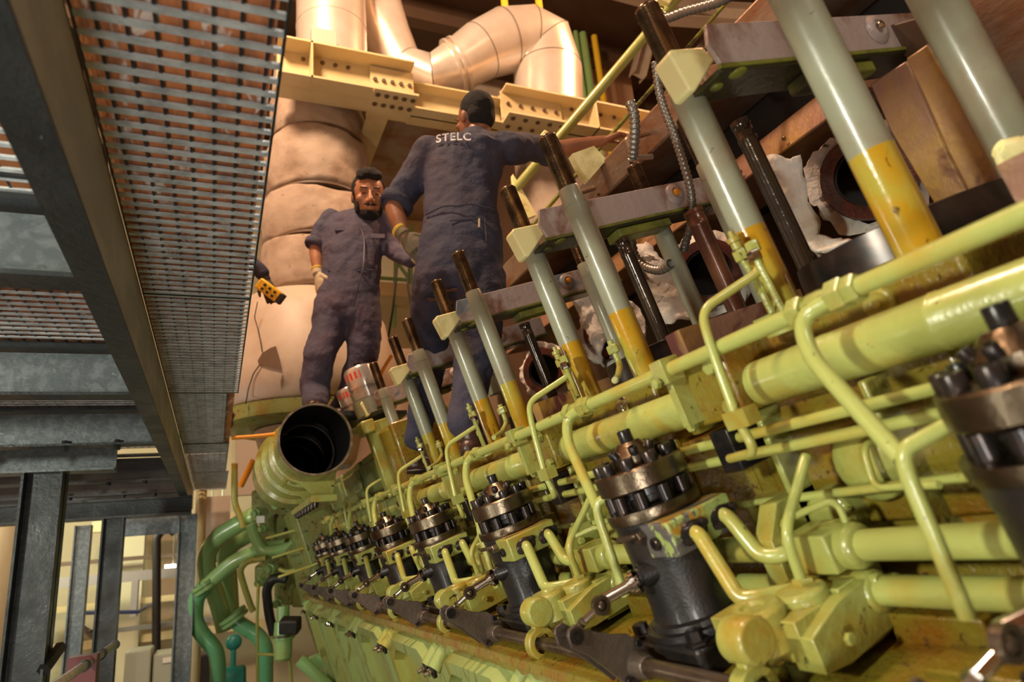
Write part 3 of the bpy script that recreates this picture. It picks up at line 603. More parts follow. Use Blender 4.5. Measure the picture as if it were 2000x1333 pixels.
b = M().tube([surf(*q, .025) for q in ((503,590),(497,620),(506,650),(512,688))], .004, .02, 6); b.tube([surf(*q, .025) for q in ((508,712),(495,730),(485,760),(480,790))], .004, .02, 6)
b.each('loose_wire', SOO, t)
M().lathe(V3((ax.x-.08, ax.y, zb-.13)), V3((0,0,-1)), [(0,.42),(.25,.36),(.30,.32)], 48).build('lower_neck', CAS, t)
t = thing('silver_duct', 'upright silver clad duct with grey junction box at the top left of the riser', 'duct', V3((QY(645,100,YR).x, CAM.y+YR, zs[4]+.2)))
c = QY(648, 60, YR); z1 = zz(645, 180)
M().lathe(V3((c.x, c.y, z1)), V3((0,0,1)), [(0,.335),(.7,.335),(.702,.34),(.712,.34),(.714,.335),(2.2,.335)], 48).build('cladding', SIL, t)
b = M(); p = QY(632, 85, YR-.42); b.box(p, V3((.11,0,0)), V3((0,.05,0)), V3((0,0,.12))); b.box(p-V3((0,0,.14)), V3((.22,0,0)), V3((0,.1,0)), V3((0,0,.02))); b.build('junction_box', CBN, t, bevel=.005)
pts = [(690,-150,6.0),(725,-10,6.0),(752,70,6.0),(790,135,5.9),(845,150,5.8),(893,128,5.7),(938,100,5.65),(985,80,5.6),(1030,78,5.6),(1060,92,5.6),(1070,140,5.6),(1072,250,5.6)]
rads = [.30,.30,.28,.24,.24,.27,.31,.35,.37,.38,.385,.385]
t = thing('silver_elbow_duct', 'big segmented silver elbow duct bending down over the yellow frame', 'duct', QY(1072,230,5.6))
P = [QY(a, b_, c_) for a, b_, c_ in pts]
def seg_duct(i0, i1, nm, mt):
    b = M(); secs = []
    for i in range(i0, i1+1):
        d = ((P[min(i+1,len(P)-1)]-P[i]).normalized()+(P[i]-P[max(i-1,0)]).normalized()).normalized(); s = d.cross(V3((0,1,.2))).normalized(); e_ = s.cross(d).normalized()
        secs.append((P[i], s*rads[i], e_*rads[i]))
    return b.loft(secs, 56).build(nm, mt, t, angle=20)
seg_duct(0, 4, 'inlet_section', SIL); seg_duct(4, 11, 'elbow_section', SIL)
for i in (3, 4, 5, 6, 7, 8, 9, 10):
    d = ((P[i+1]-P[i]).normalized()+(P[i]-P[i-1]).normalized()).normalized()
    M().lathe(P[i]-d*.006, d, [(0,rads[i]*.99),(.002,rads[i]*1.008),(.010,rads[i]*1.008),(.012,rads[i]*.99)], 56).build('seam', BRN if i != 5 else CPR, t)
d = (P[5]-P[4]).normalized(); M().lathe(P[5]-d*.06, d, [(0,rads[5]*.97),(.0,rads[5]*1.12),(.03,rads[5]*1.12),(.03,rads[5]*1.0),(.07,rads[5]*1.0),(.07,rads[5]*1.12),(.10,rads[5]*1.12),(.10,rads[5])], 56).build('flange', SIL, t)
c = QY(1080, 300, YR); b = M()
pr = []
for k in range(40): pr.append((k*.055, .40+.03*abs(math.sin(k*.42))))
t = solo('exhaust_riser', 'second wrapped riser, partly hidden behind the reaching arm and green rail', 'riser', wob(M().lathe(V3((c.x, c.y, c.z-2.0)), V3((0,0,1)), pr, 60), .03, 3), INS, angle=80)
# ---- yellow steel frame
YB = 5.0
zA1 = zz(690,122,YB)-CAM.z; zA0 = zz(690,190,YB)-CAM.z
xa = lambda px, py=180: QY(px, py, YB).x
t = thing('support_frame', 'yellow bolted steel frame carrying the silver ducts', 'frame', rel(1.5, YB, zA0))
def ib(nm, x0, x1, y, z0, z1, w): return ibeam(nm, '', x0, x1, y, z0, z1, w, CRM, .018, root=t)
ib('girder', xa(540), xa(803), YB, zA0, zA1, .34)
ib('girder', xa(803), xa(985, 230), YB+.1, zA0-.02, zA1-.10, .26)
ib('girder', xa(980, 230), xa(1300, 250), YB, zA0, zA1-.04, .34)
b = M().rbox(xa(745)-.09, xa(745)+.10, YB+.1, YB+2.2, zA0-.02, zA0+.0).rbox(xa(745)-.01, xa(745)+.01, YB+.1, YB+2.2, zA0, zA1-.05).rbox(xa(745)-.09, xa(745)+.10, YB+.1, YB+2.2, zA1-.07, zA1-.05); b.build('cross_beam', CRM, t)
b = M()
for x0, x1 in ((xa(722), xa(805)), (xa(978,230), xa(1092,230))):
    b.rbox(x0, x1, YB-.20, YB+.20, zA0-.025, zA0-.003); b.rbox(x0, x1, YB-.05, YB-.03, zA0+.02, zA1-.04)
g = b.each('splice_plate', CRM, t)[0]
b = M()
for x0, x1 in ((xa(722), xa(805)), (xa(978,230), xa(1092,230))):
    for i in range(5):
        x = x0+(x1-x0)*(i+.5)/5
        for y in (-.13, .0): b.hexa(rel(x, YB+y, zA0-.025), V3((0,0,-1)), .022, .016)
        b.hexa(rel(x, YB-.05, (zA0+zA1)/2), V3((0,-1,0)), .02, .02)
for px in (592,630,655,680,1110,1130,1165,1190): b.hexa(rel(xa(px), YB-.01, zA1-.08), V3((0,-1,0)), .018, .02)
b.each('bolt', BRN, g)
b = M().rbox(xa(605)-.008, xa(605)+.008, YB-.17, YB, zA0, zA1).rbox(xa(1150,240)-.008, xa(1150,240)+.008, YB-.17, YB, zA0, zA1-.04); b.each('stiffener', CRM, t)
solo('steel_plate', 'grey sheet underside filling the bay of the yellow frame above the standing worker', 'plate', M().rbox(xa(745)+.05, xa(1010,240), YB+.3, YB+2.3, zA0+.10, zA0+.12), SHT)
b = M().rbox(xa(745)-.4, xa(1010,240), YB+2.3, YB+2.45, zA0-.05, zA0+.15); solo('edge_channel', 'thin cream channel edging the grey sheet behind the heads', 'channel', b, CRM)
solo('upper_platform_floor', 'ochre platform edge between the two workers\' shoulders', 'platform', M().rbox(.75, 2.6, 6.6, 8.5, 2.6, 2.75), CRM)
b = M()
for a, c in (((700,565),(750,450)),((738,460),(810,560)),((700,540),(805,548)),((700,552),(805,560)),((770,640),(775,400)),((805,440),(802,560))): b.cyl(QY(*a, 6.9), QY(*c, 6.9), .022, seg=8)
solo('guard_rail', 'green guard rail bars seen between the two workers', 'railing', b, GB)
b = M().tube([QY(776,520,5.9), QY(768,600,5.9), QY(752,700,5.9), QY(748,760,5.9)], .010, .05, 8).tube([QY(800,500,6), QY(796,560,6), QY(808,620,6)], .010, .05, 8)
solo('hanging_cable', 'thin dark cables hanging between the workers', 'cable', b, SOO)
# ---- inclined green rail with clamps
t = thing('handrail', 'sloping mint-green tube rising above the reaching arm to the top edge', 'railing', QY(1010,360,3.9))
pa, pb = QY(1345,-30,2.75), QY(1005,372,3.75)
M().tube([pa+(pa-pb)*.3, pb], .034, 0, 18).build('tube', GP, t)
for f in (.02, .72):
    p = pa.lerp(pb, f+.04); dd = (pb-pa).normalized()
    M().box(p-RT*.07+UP*.0, dd*.055, dd.cross(fw)*.05, fw*.05).build('clamp_block', YEL, t, bevel=.008)
    M().hexa(p-RT*.10-UP*.07, -fw*.2-RT, .018, .03).build('clamp_bolt', G, t)
solo('brace_tube', 'thin olive brace tube crossing in front of the worker\'s hand', 'tube', M().tube([QY(1450,-30,2.9), QY(1040,440,3.1)], .013, 0, 10), OLV)
solo('flange_plate', 'yellow angled plate with black clip beside the worker\'s hand', 'plate', M().prism([Q(*q, 3.04) for q in ((1118,300),(1160,285),(1185,312),(1150,352),(1130,325))], V3((0,.04,0))), YEL)
solo('flange_plate', 'yellow upright plate behind the second stud\'s thread', 'plate', M().prism([QY(*q, 3.72) for q in ((1002,340),(1030,388),(1048,420),(1020,430),(1005,380))], V3((0,.04,0))), YEL)
# ---- flexible conduits
def conduit(lb, pts, r=.016):
    L = sum((pts[i+1]-pts[i]).length for i in range(len(pts)-1)); N_ = int(L/.007)
    b = M(); P2 = []
    for i in range(len(pts)-1): pass
    import mathutils
    cs_ = []
    for i in range(len(pts)-1):
        a0 = pts[max(i-1,0)]; a1 = pts[i]; a2 = pts[i+1]; a3 = pts[min(i+2,len(pts)-1)]; k_ = max(2, int((a2-a1).length/.0045))
        for k in range(k_):
            q = k/k_; cs_.append(.5*((2*a1)+(a2-a0)*q+(2*a0-5*a1+4*a2-a3)*q*q+(3*a1-a0-3*a2+a3)*q**3))
    cs_.append(pts[-1]); 
    T = (cs_[1]-cs_[0]).normalized(); a, bb = frame(T); vs = []; seg = 10; L = len(cs_)
    for i, p in enumerate(cs_):
        t_ = (cs_[min(i+1,L-1)]-cs_[max(i-1,0)]).normalized(); a = (a-t_*a.dot(t_)).normalized(); bb = t_.cross(a); rad = r*(1.0 if i % 3 else .80)
        for k in range(seg): vs.append(p+a*math.cos(2*math.pi*k/seg)*rad+bb*math.sin(2*math.pi*k/seg)*rad)
    b.add(vs, [(i*seg+k, i*seg+(k+1)%seg, (i+1)*seg+(k+1)%seg, (i+1)*seg+k) for i in range(L-1) for k in range(seg)])
    return solo('flexible_conduit', lb, 'conduit', b, CND, angle=80, group='ribbed grey conduits')
conduit('ribbed conduit arching at the top beside the large threaded stud', [QV(q[0], q[1], 1.9) for q in ((1268,40),(1280,20),(1300,35),(1340,22),(1400,5),(1440,-15))], .012)
conduit('ribbed conduit hanging straight down behind the nearest threaded stud', [QV(q[0], q[1], 2.1) for q in ((1280,120),(1290,190),(1315,260),(1335,320),(1350,380),(1350,430),(1335,490))], .013)
conduit('short ribbed conduit rising to the thread above the second beam', [QV(q[0], q[1], 2.06) for q in ((1230,200),(1238,220),(1240,260),(1236,310))], .017)
conduit('ribbed conduit looping under the second beam onto the white cloth', [QV(q[0], q[1], 2.0) for q in ((1233,465),(1240,500),(1262,522),(1290,528),(1310,515))], .015)
# ---- exhaust casing and ports behind the studs
t = thing('exhaust_casing', 'long heat-stained sheet metal exhaust casing sloping behind the studs', 'casing', E(3, 3.0, .3))
M().prism([E(1.1,v_,u_) for v_, u_ in [(2.8,1.53),(2.8,1.33),(3.3,1.33),(3.3,1.60)]], EY*S*4.2).build('upper_panel', SHT, t, bevel=.01)
M().prism([E(.6,v_,u_) for v_, u_ in [(3.3,1.45),(3.3,.90),(3.9,.9),(3.9,1.5)]], EY*S*5).build('shadow_gap', SOO, t)  # solid black piece standing for the shade between the two panels
M().prism([E(.9,v_,u_) for v_, u_ in [(2.9,1.01),(2.78,.85),(3.3,.80),(3.4,1.0)]], EY*S*4.6).build('lower_panel', CPR, t, bevel=.01)
b = M()
for y in (1.7,2.0,2.3,2.6,3.0,3.4): b.cap(E(y,2.79,.90), -EV, .007, .006); b.cap(E(y,2.795,1.37), -EV, .007, .006)
b.each('rivet', STL, t)
for y in (2.1, 2.75, 3.4):
    M().tube([E(y,2.78,1.42),E(y,2.60,1.40),E(y,2.60,1.28),E(y,2.72,1.27)], .012, .01, 8).build('lifting_handle', SHT, t)
pl = ['large open exhaust port, dark round hole with red-brown flange right of the thickest stud', 'second open exhaust port, dark oval behind the sleeve below the second beam', 'third exhaust port, small and mostly hidden behind the second beam\'s studs', 'fourth exhaust port hidden deep behind the third beam']
for n in range(4):
    y = 1.60+n; t = thing('exhaust_port', pl[n], 'port', E(y, 2.65, .3), 'open exhaust ports')
    axp = (-EV*.75-EY*.62+EU*.1).normalized(); c = E(y, 2.60, .50)
    M().ring(c, axp, .125, .090, .02, 48).build('flange', RDM, t)
    M().lathe(c-axp*.16, axp, [(0,.12),(.16,.118),(.16,.090),(.0,.085)], 48).build('pipe_bend', RDM, t)
    M().lathe(c-axp*.02, axp, [(-.10,.0001),(-.10,.090),(.018,.090),(.03,.088),(.03,.082),(-.09,.080)], 40, False).build('bore', SOO, t)
    b = M(); b.ring(c-axp*.03, axp, .16, .122, .025, 60); wob(wob(b, .018, 30), .02, 9).build('torn_lagging', WHT, t, angle=80)
def cloth(lb, px, v_, th=.05):
    ps = [QV(a, b_, v_) for a, b_ in px]; b = M(); n = 14; 
    # ruled sheet between the two long edges
    h = len(ps)//2; A = ps[:h]; B = ps[h:][::-1]; vs = []; fs = []; K = 24
    def al(Ps, q):
        q *= len(Ps)-1; i = min(int(q), len(Ps)-2); return Ps[i].lerp(Ps[i+1], q-i)
    for i in range(K+1):
        a = al(A, i/K); c = al(B, i/K)
        for j in range(n+1):
            q = j/n; p = a.lerp(c, q)-EV*(math.sin(math.pi*q)*th); vs.append(p)
    fs = [(i*(n+1)+j, i*(n+1)+j+1, (i+1)*(n+1)+j+1, (i+1)*(n+1)+j) for i in range(K) for j in range(n)]
    b.add(vs, fs); wob(b, .012, 18); wob(b, .01, 40, 4)
    o = solo('lagging_blanket', lb, 'blanket', b, WHT, angle=80, group='torn white lagging'); s_ = o.modifiers.new('thick', 'SOLIDIFY'); s_.thickness = .012; return o
cloth('torn white lagging blanket hanging right of the glossy black tube', [(1492,305),(1515,360),(1545,420),(1570,480),(1600,505),(1665,470),(1610,455),(1590,400),(1570,345),(1562,300)], 2.3)
cloth('white lagging blanket under the ribbed loop, streaked black', [(1240,475),(1262,540),(1280,590),(1300,632),(1355,625),(1330,570),(1300,515),(1258,478)], 2.35)
cloth('small pale lagging piece left of the far stud below the third conduit', [(1118,575),(1135,620),(1160,680),(1180,720),(1200,640),(1180,600),(1160,575),(1150,565)], 2.5)
solo('machined_pad', 'peach-lit square metal pad between the studs under the third beam', 'pad', M().prism([QV(*q, 2.6) for q in ((1115,578),(1150,562),(1150,582),(1118,592))], EV*.04), SIL)
# ---- heat plates right
def vplate(lb, px, v_, th, mt, nm='heat_shield'): return solo(nm, lb, 'plate', M().prism([QV(a, b_, v_) for a, b_ in px], EV*th), mt, bevel=.004)
vplate('broad brown heat shield plate right of the large exhaust port', ((1698,165),(1770,118),(1800,185),(1852,300),(1908,415),(1922,470),(1900,560),(1862,500),(1822,395),(1740,260)), 1.98, .03, CPR)
vplate('folded brown and ochre heat shield edge beside the top right stud', ((1768,115),(1812,85),(1870,190),(1925,300),(1975,420),(1990,500),(1915,540),(1912,415),(1850,295),(1800,180)), 1.9, .03, CPR)
vplate('grey upright plate in the top right corner', ((1840,-20),(2010,-20),(2010,300),(1960,240),(1880,60)), 2.3, .04, SHT)
vplate('dark recessed panel between heat shield and corner stud', ((1700,60),(1840,20),(2010,330),(2010,520),(1990,500),(1870,190)), 2.15, .02, BRN)
vplate('small brown bracket plate below the nearest beam', ((1592,185),(1665,128),(1692,172),(1660,205),(1625,205)), 2.4, .45, CPR)
solo('engine_top_tray', 'black tray under the exhaust ports', 'tray', M().ebox(-.5, 6.5, 2.2, 3.48, -.05, .12), SOO)  # flat black slab across the valley floor
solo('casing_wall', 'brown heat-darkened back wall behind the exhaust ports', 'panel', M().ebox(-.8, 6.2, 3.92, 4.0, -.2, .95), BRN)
for n in range(5): M().ebox(n+.55, n+.62, 1.35, 1.9, .05, .16).build('head_rib', CPR, eng)
solo('fitting_elbow', 'yellow-stained elbow fitting with white collar at the right edge', 'fitting', M().lathe(QV(1950,290,1.5), (RT-UP*.3), [(0,.012),(.018,.022),(.03,.022),(.032,.03),(.05,.03)], 18).tube([QV(1950,290,1.5), QV(1962,325,1.5), QV(1985,345,1.5), QV(2030,345,1.5)], .008, .02, 10), YEL)
for n in range(3):
    px = ((1288,640,1350,688),(1000,885-0,1045,905),(0,0,0,0))[0]
    y = 1.90+n
    b = M(); b.hexa(E(y-.05,1.32,.185), EU, .015, .02); b.tube([E(y-.05,1.32,.19),E(y-.05,1.32,.14),E(y-.10,1.26,.105),E(y-.22,1.16,.09)], .0075, .02, 10); b.lathe(E(y-.05,1.32,.20), EU, [(0,.008),(.02,.008)], 10)
    solo('elbow_fitting', ['pale hex elbow fitting under the second beam, its tube bending right to the rail','pale hex elbow fitting below the third beam by the rail','pale hex elbow fitting below the fourth beam'][n], 'fitting', b, G, group='pale hex elbow fittings')
# ================================================================ OPEN AIR DUCT
Dm = Q(617, 858, 3.3); R = .176
t = thing('air_duct', 'large open round green duct, dark inside, below the bearded worker', 'duct', V3((Dm.x, Dm.y, Dm.z-R)))
pr = [(0,R),(.28,R),(.285,R*1.07),(.30,R*1.07),(.305,R*.99),(.42,R*.99),(.425,R*1.08),(.44,R*1.08),(.445,R*1.02),(.62,R*1.10),(.625,R*1.22),(.65,R*1.22),(.655,R*1.12),(.9,R*1.20),(.905,R*1.34),(.94,R*1.34),(.95,R*1.24),(1.35,R*1.30),(1.5,R*1.0)]
M().lathe(Dm, EY, pr+[(1.5,R*.6),(1.3,R*.9),(0,R*.955)], 64, False).build('shell', G, t, angle=30)
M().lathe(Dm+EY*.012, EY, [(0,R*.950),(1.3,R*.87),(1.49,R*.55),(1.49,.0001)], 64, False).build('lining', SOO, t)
M().lathe(Dm-EY*.004, EY, [(0,R*1.012),(.012,R*1.015),(.012,R*.955),(0,R*.952),(0,R*1.012)], 64, False).build('rim', mat('brown_worn_rim', (.13,.09,.055), .35, .5, (.24,.18,.12), 30, .45, .6), t)
for y_, rr in ((.45,.90),(.80,.88),(1.1,.86)): M().ring(Dm+EY*y_, EY, R*rr*1.0, R*rr*.93, .01, 48).build('inner_ring', OILB, t)
b = M()
for y_ in (.28, .60, .88):
    p = Dm+EY*y_+V3((.02,0,-R*1.0)); b.prism([p+V3((-.10,0,.03)), p+V3((.12,0,.05)), p+V3((.10,0,-.09)), p+V3((.02,0,-.09))], EY*.02)
b.rbox(Dm.x-CAM.x+.00, Dm.x-CAM.x+.13, Dm.y+.2, Dm.y+1.2, Dm.z-CAM.z-R-.11, Dm.z-CAM.z-R-.075)
b.each('support_bracket', G, t, bevel=.003)
b = M()
for i in range(7): b.cap(Dm+EY*(.24+i*.14)+V3((.03,0,-R-.10)), V3((-.2,0,-1)), .016, .035)
b.each('bracket_bolt', BLT, t)
b = M(); 
for i in range(3): b.hexa(Dm+EY*(.35+i*.16)+V3((-R*.6,0,-R*.86)), V3((-.6,0,-.8)), .016, .02)
b.each('boss', G, t)
solo('standing_step', 'small steel step plate above the open duct that carries the bearded worker', 'step', M().rbox(.42, .98, 3.72, 4.35, .745, .77).rbox(.90, .96, 3.9, 4.3, .1, .745), STD)
solo('orange_hose', 'orange hose running level into the duct side from the platform edge', 'hose', M().tube([QY(452,856,3.9), QY(500,853,3.9), QY(560,846,3.9)], .011, .05, 10), ORG)
solo('orange_hose', 'short orange hose end leaning behind the small jacks', 'hose', M().tube([QY(765,695,4.2), QY(752,715,4.2), QY(742,735,4.2)], .012, .05, 10), ORG)
# ================================================================ PIPES AT THE ENGINE END
def ep(lb, pts, d, rpx, mt, nm='end_pipe', fil=.12, group='pipes at the engine end', seg=20):
    return solo(nm, lb, 'pipe', M().tube([Q(a, b_, d if len(q_) < 1 else q_[0]) for a, b_, *q_ in pts], rpx*d/F_PX, fil, seg), mt, group=group)
ep('upper green bend bulging farthest left from the engine end', [(510,1000),(470,1022),(425,1048),(402,1085),(404,1120),(425,1170),(440,1230)], 6.3, 17, GB)
ep('green pipe behind the upper bend going straight down', [(500,1035),(455,1062),(440,1080),(446,1130),(450,1205)], 6.6, 17, GB)
ep('lower green bend curving to the flange at the far left', [(560,1066),(510,1074),(455,1098),(425,1125),(402,1146)], 6.0, 14, GB)
ep('sea-green pipe snaking down from the left flange to the bottom edge', [(402,1146),(383,1168),(380,1215),(398,1245),(422,1270),(426,1300),(424,1420)], 6.0, 15, GT)
ep('sea-green pipe dropping from the middle flange to the bottom edge', [(452,1205),(470,1222),(500,1238),(518,1262),(518,1420)], 6.2, 15, GT)
for px, py, px2, py2, d, r in ((397,1138,405,1150,6.0,26),(452,1200,458,1209,6.2,28)):
    b = M(); a = Q(px,py,d); c = Q(px2,py2,d); dd = (c-a).normalized(); b.lathe(a, dd, [(0,r*d/F_PX),(.03,r*d/F_PX),(.03,r*.8*d/F_PX),(.04,r*.8*d/F_PX),(.04,r*d/F_PX),(.07,r*d/F_PX)], 32); solo('pipe_flange', 'bolted green flange atop the '+('farther left sea-green pipe' if px < 400 else 'middle sea-green pipe'), 'flange', b, GB)

ep('thick short green elbow above the clutter at the engine end', [(490,1025),(500,1055),(512,1078),(545,1076),(590,1062)], 5.9, 11, GB)
ep('thin green pipe looping down left of the black hose', [(520,1090),(480,1098),(468,1115),(478,1150),(490,1185),(495,1195)], 5.8, 6, G)
ep('black corrugated hose at the engine end', [(560,1132),(535,1128),(520,1150),(525,1200),(535,1240)], 5.7, 9, RBR, 'black_hose')
ep('thin yellow-green line standing upright left of the filter', [(505,1140),(502,1200),(503,1340)], 5.6, 3, GP)
ep('thin yellow-green line crossing low at the engine end', [(500,1278),(540,1280),(565,1282),(570,1340)], 5.6, 3, GP)
ep('yellow drop pipe beside the platform end', [(458,905),(458,985),(470,1010),(475,1030)], 6.2, 6, G)
ep('slanting orange-yellow pipe left of the duct', [(495,900),(480,930),(470,950)], 6.0, 6, ORG)
ep('green pipe running away at the bottom, left of the side covers', [(585,1290),(610,1312),(650,1350)], 5.0, 12, GB)
ep('thin looped line on the green end panel', [(600,1110),(560,1118),(545,1112)], 5.6, 4, GP)
for i in range(3):
    ep(['uppermost','middle','lowest'][i]+' thin green line strung along the end panel to the pumps', [(520+i*12,1052+i*38),(600+i*10,1030+i*36),(640,1018+i*34)], 5.5-.2*i, 2.6, GP)
p = Q(553,1240,5.6)
t = thing('oil_filter', 'green canister filter with banded body at the engine end', 'filter', p-V3((0,0,.2)))
M().lathe(p-V3((0,0,.2)), V3((0,0,1)), [(0,.05),(.02,.07),(.16,.075),(.165,.09),(.19,.09),(.195,.075),(.30,.07),(.305,.05),(.42,.05)], 28).build('body', GB, t)
M().ring(p-V3((0,0,.02)), V3((0,0,1)), .10, .07, .02).build('band', OLV, t)
b = M(); p = Q(567,1222,5.3); b.box(p, RT*.075, UP*.055, fw*.06); solo('control_box', 'black control box with rounded front at the engine end', 'box', b, RBR, bevel=.015)
t = thing('end_gear_block', 'cluttered green castings and flanges at the engine end', 'housing', Q(545,1150,6.1)-V3((0,0,.8)))
b = M()
for px, py, w, h in ((520,985,22,30),(532,1040,20,36),(560,1020,22,50),(545,1095,26,22),(520,1120,16,20),(585,1095,18,50),(560,1150,18,26),(590,1150,14,30)):
    d = 6.2; b.box(Q(px,py,d), RT*w*d/F_PX, UP*h*d/F_PX, fw*.10)
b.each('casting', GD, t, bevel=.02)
b = M()
for px, py, r in ((505,1000,9),(520,1030,7),(540,985,8),(536,1108,10),(575,1060,9),(590,1085,6),(515,1135,8),(545,1175,9),(560,1075,7)):
    d = 5.95; b.lathe(Q(px,py,d), -fw+RT*random.uniform(-.5,.5), [(0,r*d/F_PX),(.05,r*d/F_PX),(.055,r*.7*d/F_PX),(.09,r*.7*d/F_PX)], 14)
b.each('plug', GB, t)
b = M(); d = 5.9
for px, py in ((555,990),(560,1035),(572,1070),(500,1090),(580,1130),(548,1130),(540,1008),(577,1012),(590,1112)): b.hexa(Q(px,py,d), -fw, .022, .03)
b.each('bolt', BLT, t)
b = M().box(Q(509,1015,5.8), RT*.035, UP*.03, fw*.004); b.build('paper_tag', mat('white_paper', (.7,.7,.66), .6), t)
b = M()
for px, py, px2, py2 in ((590,1180,640,1150),(600,1290,670,1262),(630,1340,720,1290)): b.prism([Q(px,py,5.2), Q(px2,py2,5.2), Q(px2+8,py2+12,5.2), Q(px+20,py+22,5.2)], fw*.06)
b.each('web_rib', GB, t)
# ================================================================ STEEL PLATFORM (left)
Zg, Zb, Xb, Xl = .75, .571, -.209, -.268
t = thing('platform_beam', 'long dark steel channel running away under the grating, mottled side coloured as lit', 'beam', rel(-.24, 4, Zb))
M().rbox(Xb-.006, Xb, -.2, 7.3, Zb, Zg-.004).build('side_face', SID, t)
M().rbox(Xl, Xb-.0005, -.2, 7.3, Zb-.006, Zb).rbox(Xl, Xb, -.2, 7.3, Zg-.01, Zg-.005).build('flange', STD, t)
gl = ['nearest grating panel overhead, bars widest', 'second grating panel away', 'third grating panel, fine bars', 'last grating panel before the duct, half in shadow', 'farthest grating panel above the small yellow drop pipe']
def grating(lb, x0, x1, y0, y1, pitch=.037, edge=True, hh=.005):
    t = thing('grating_panel', lb, 'grating', rel((x0+x1)/2, (y0+y1)/2, Zg), 'galvanised floor gratings')
    b = M(); y = y0+.01
    while y < y1-.008: b.rbox(x0+.004, x1-.004, y-.0062, y+.0062, Zg, Zg+hh); y += pitch
    b.build('bearing_bars', GLV, t)
    b = M(); x = x0+.03
    while x < x1: b.rbox(x-.0025, x+.0025, y0, y1, Zg+hh*.55, Zg+hh); x += .038
    b.build('cross_rods', STD, t)
    M().rbox(x0, x0+.004, y0, y1, Zg, Zg+hh).rbox(x1-.004, x1, y0, y1, Zg-.002, Zg+hh+.004).rbox(x0, x1, y0, y0+.004, Zg, Zg+hh).rbox(x0, x1, y1-.004, y1, Zg, Zg+hh).build('edge_band', STD, t)
for i, (y0, y1, xr) in enumerate(((.2,1.995,.074),(2.0,3.21,.074),(3.215,4.6,.03),(4.605,6.0,.06),(6.005,7.4,.08))): grating(gl[i], Xb+.001, xr, y0, y1)
for i, (y0, y1) in enumerate(((.2,1.4),(1.405,2.5),(2.505,3.6),(3.605,4.7))): grating(['grating over the left bay at the left edge, nearest','grating over the left bay, second, mostly dark','grating over the left bay, third','grating over the left bay, last'][i], -1.6, Xl-.001, y0, y1, .045)
solo('floor_boarding', 'rust-brown boarding laid on the main walkway gratings, seen through the bars', 'boarding', M().rbox(Xb, .06, .2, 5.0, Zg+.012, Zg+.022), PLK)
solo('floor_boarding', 'orange-brown boarding over the left bay showing in two slots', 'boarding', M().rbox(-1.5, Xl, 1.75, 4.6, Zg+.012, Zg+.022), PLK)
solo('grey_sheet', 'plain grey sheet over the far end of the walkway', 'sheet', M().rbox(Xb, .06, 5.0, 7.2, Zg+.07, Zg+.08), SHT)
pj_ = ['nearest cross joist, flat speckled web at the left edge', 'second cross joist, speckled light web', 'third cross joist with dark bolted flange', 'fourth cross joist farther in', 'far cross joist above the back columns', 'last cross joist in the far shade']
for i, y in enumerate((1.50, 2.52, 3.50, 4.9, 5.7, 6.7)):
    t = thing('platform_joist', pj_[i], 'joist', rel(-.9, y, Zb), 'cross joists of the steel platform')
    M().rbox(-1.9, Xl, y-.004, y+.004, Zb+.01, Zg-.03).build('web', WEB if i < 3 else STD, t)
    M().rbox(-1.9, Xl, y-.05, y+.03, Zb, Zb+.010).rbox(-1.9, Xl, y-.05, y+.03, Zg-.02, Zg-.008).build('flanges', STD, t)
    if i in (2, 3, 4):
        b = M()
        for x in (-.42,-.62,-.95,-1.2): b.hexa(rel(x, y-.02, Zb), V3((0,0,-1)), .016, .02); b.hexa(rel(x, y-.02, Zb+.01), V3((0,0,1)), .014, .016)
        b.each('bolt', STD, t)
t = thing('platform_girder', 'heavy dark girder carried on the near column, bolted underneath', 'girder', rel(-.9, 4.3, .4))
M().rbox(-1.9, -.50, 4.16, 4.18, .553, .70).rbox(-1.9, -.50, 4.10, 4.24, .548, .560).rbox(-1.9,-.50,4.10,4.24,.700,.712).build('section', WEB, t)
t = thing('platform_girder', 'dark girder on the second column, dimmer, farther in', 'girder', rel(-.6, 6.0, .4))
M().rbox(-1.9, -.18, 6.0, 6.02, .44, .56).rbox(-1.9,-.18,5.92,6.10,.43,.445).rbox(-1.9,-.18,5.92,6.10,.555,.57).build('section', STD, t)
def hcol(lb, pxl, pxr, py, y, ztop, mt):
    x0 = QY(pxl, py, y).x; x1 = QY(pxr, py, y).x; w_ = x1-x0
    b = M().rbox(x0, x0+.012, y-w_*.5, y+w_*.5, -2.6, ztop).rbox(x1-.012, x1, y-w_*.5, y+w_*.5, -2.6, ztop).rbox(x0, x1, y-.01, y+.01, -2.6, ztop)
    return solo('platform_column', lb, 'column', b, mt, rel((x0+x1)/2, y, -2.6), 'columns of the steel platform')
hcol('nearest and widest dark steel column at the left edge', 42, 122, 1000, 4.2, .548, STD)
hcol('second dark steel column, rust-tinged, behind the first', 195, 238, 1100, 6.0, .43, STD)
hcol('pale blue-grey column between the two dark ones', 146, 178, 1050, 7.6, .5, WEB)
hcol('dark blue-grey column next to the green bends', 346, 382, 1080, 7.0, .5, WEB)
t = thing('platform_girder', 'pale blue-grey girder on the back columns', 'girder', rel(-.8, 7.2, .4))
M().rbox(QY(243,1000,7.0).x, QY(383,1000,7.0).x, 6.96, 6.98, .34, .50).build('section', WEB, t)
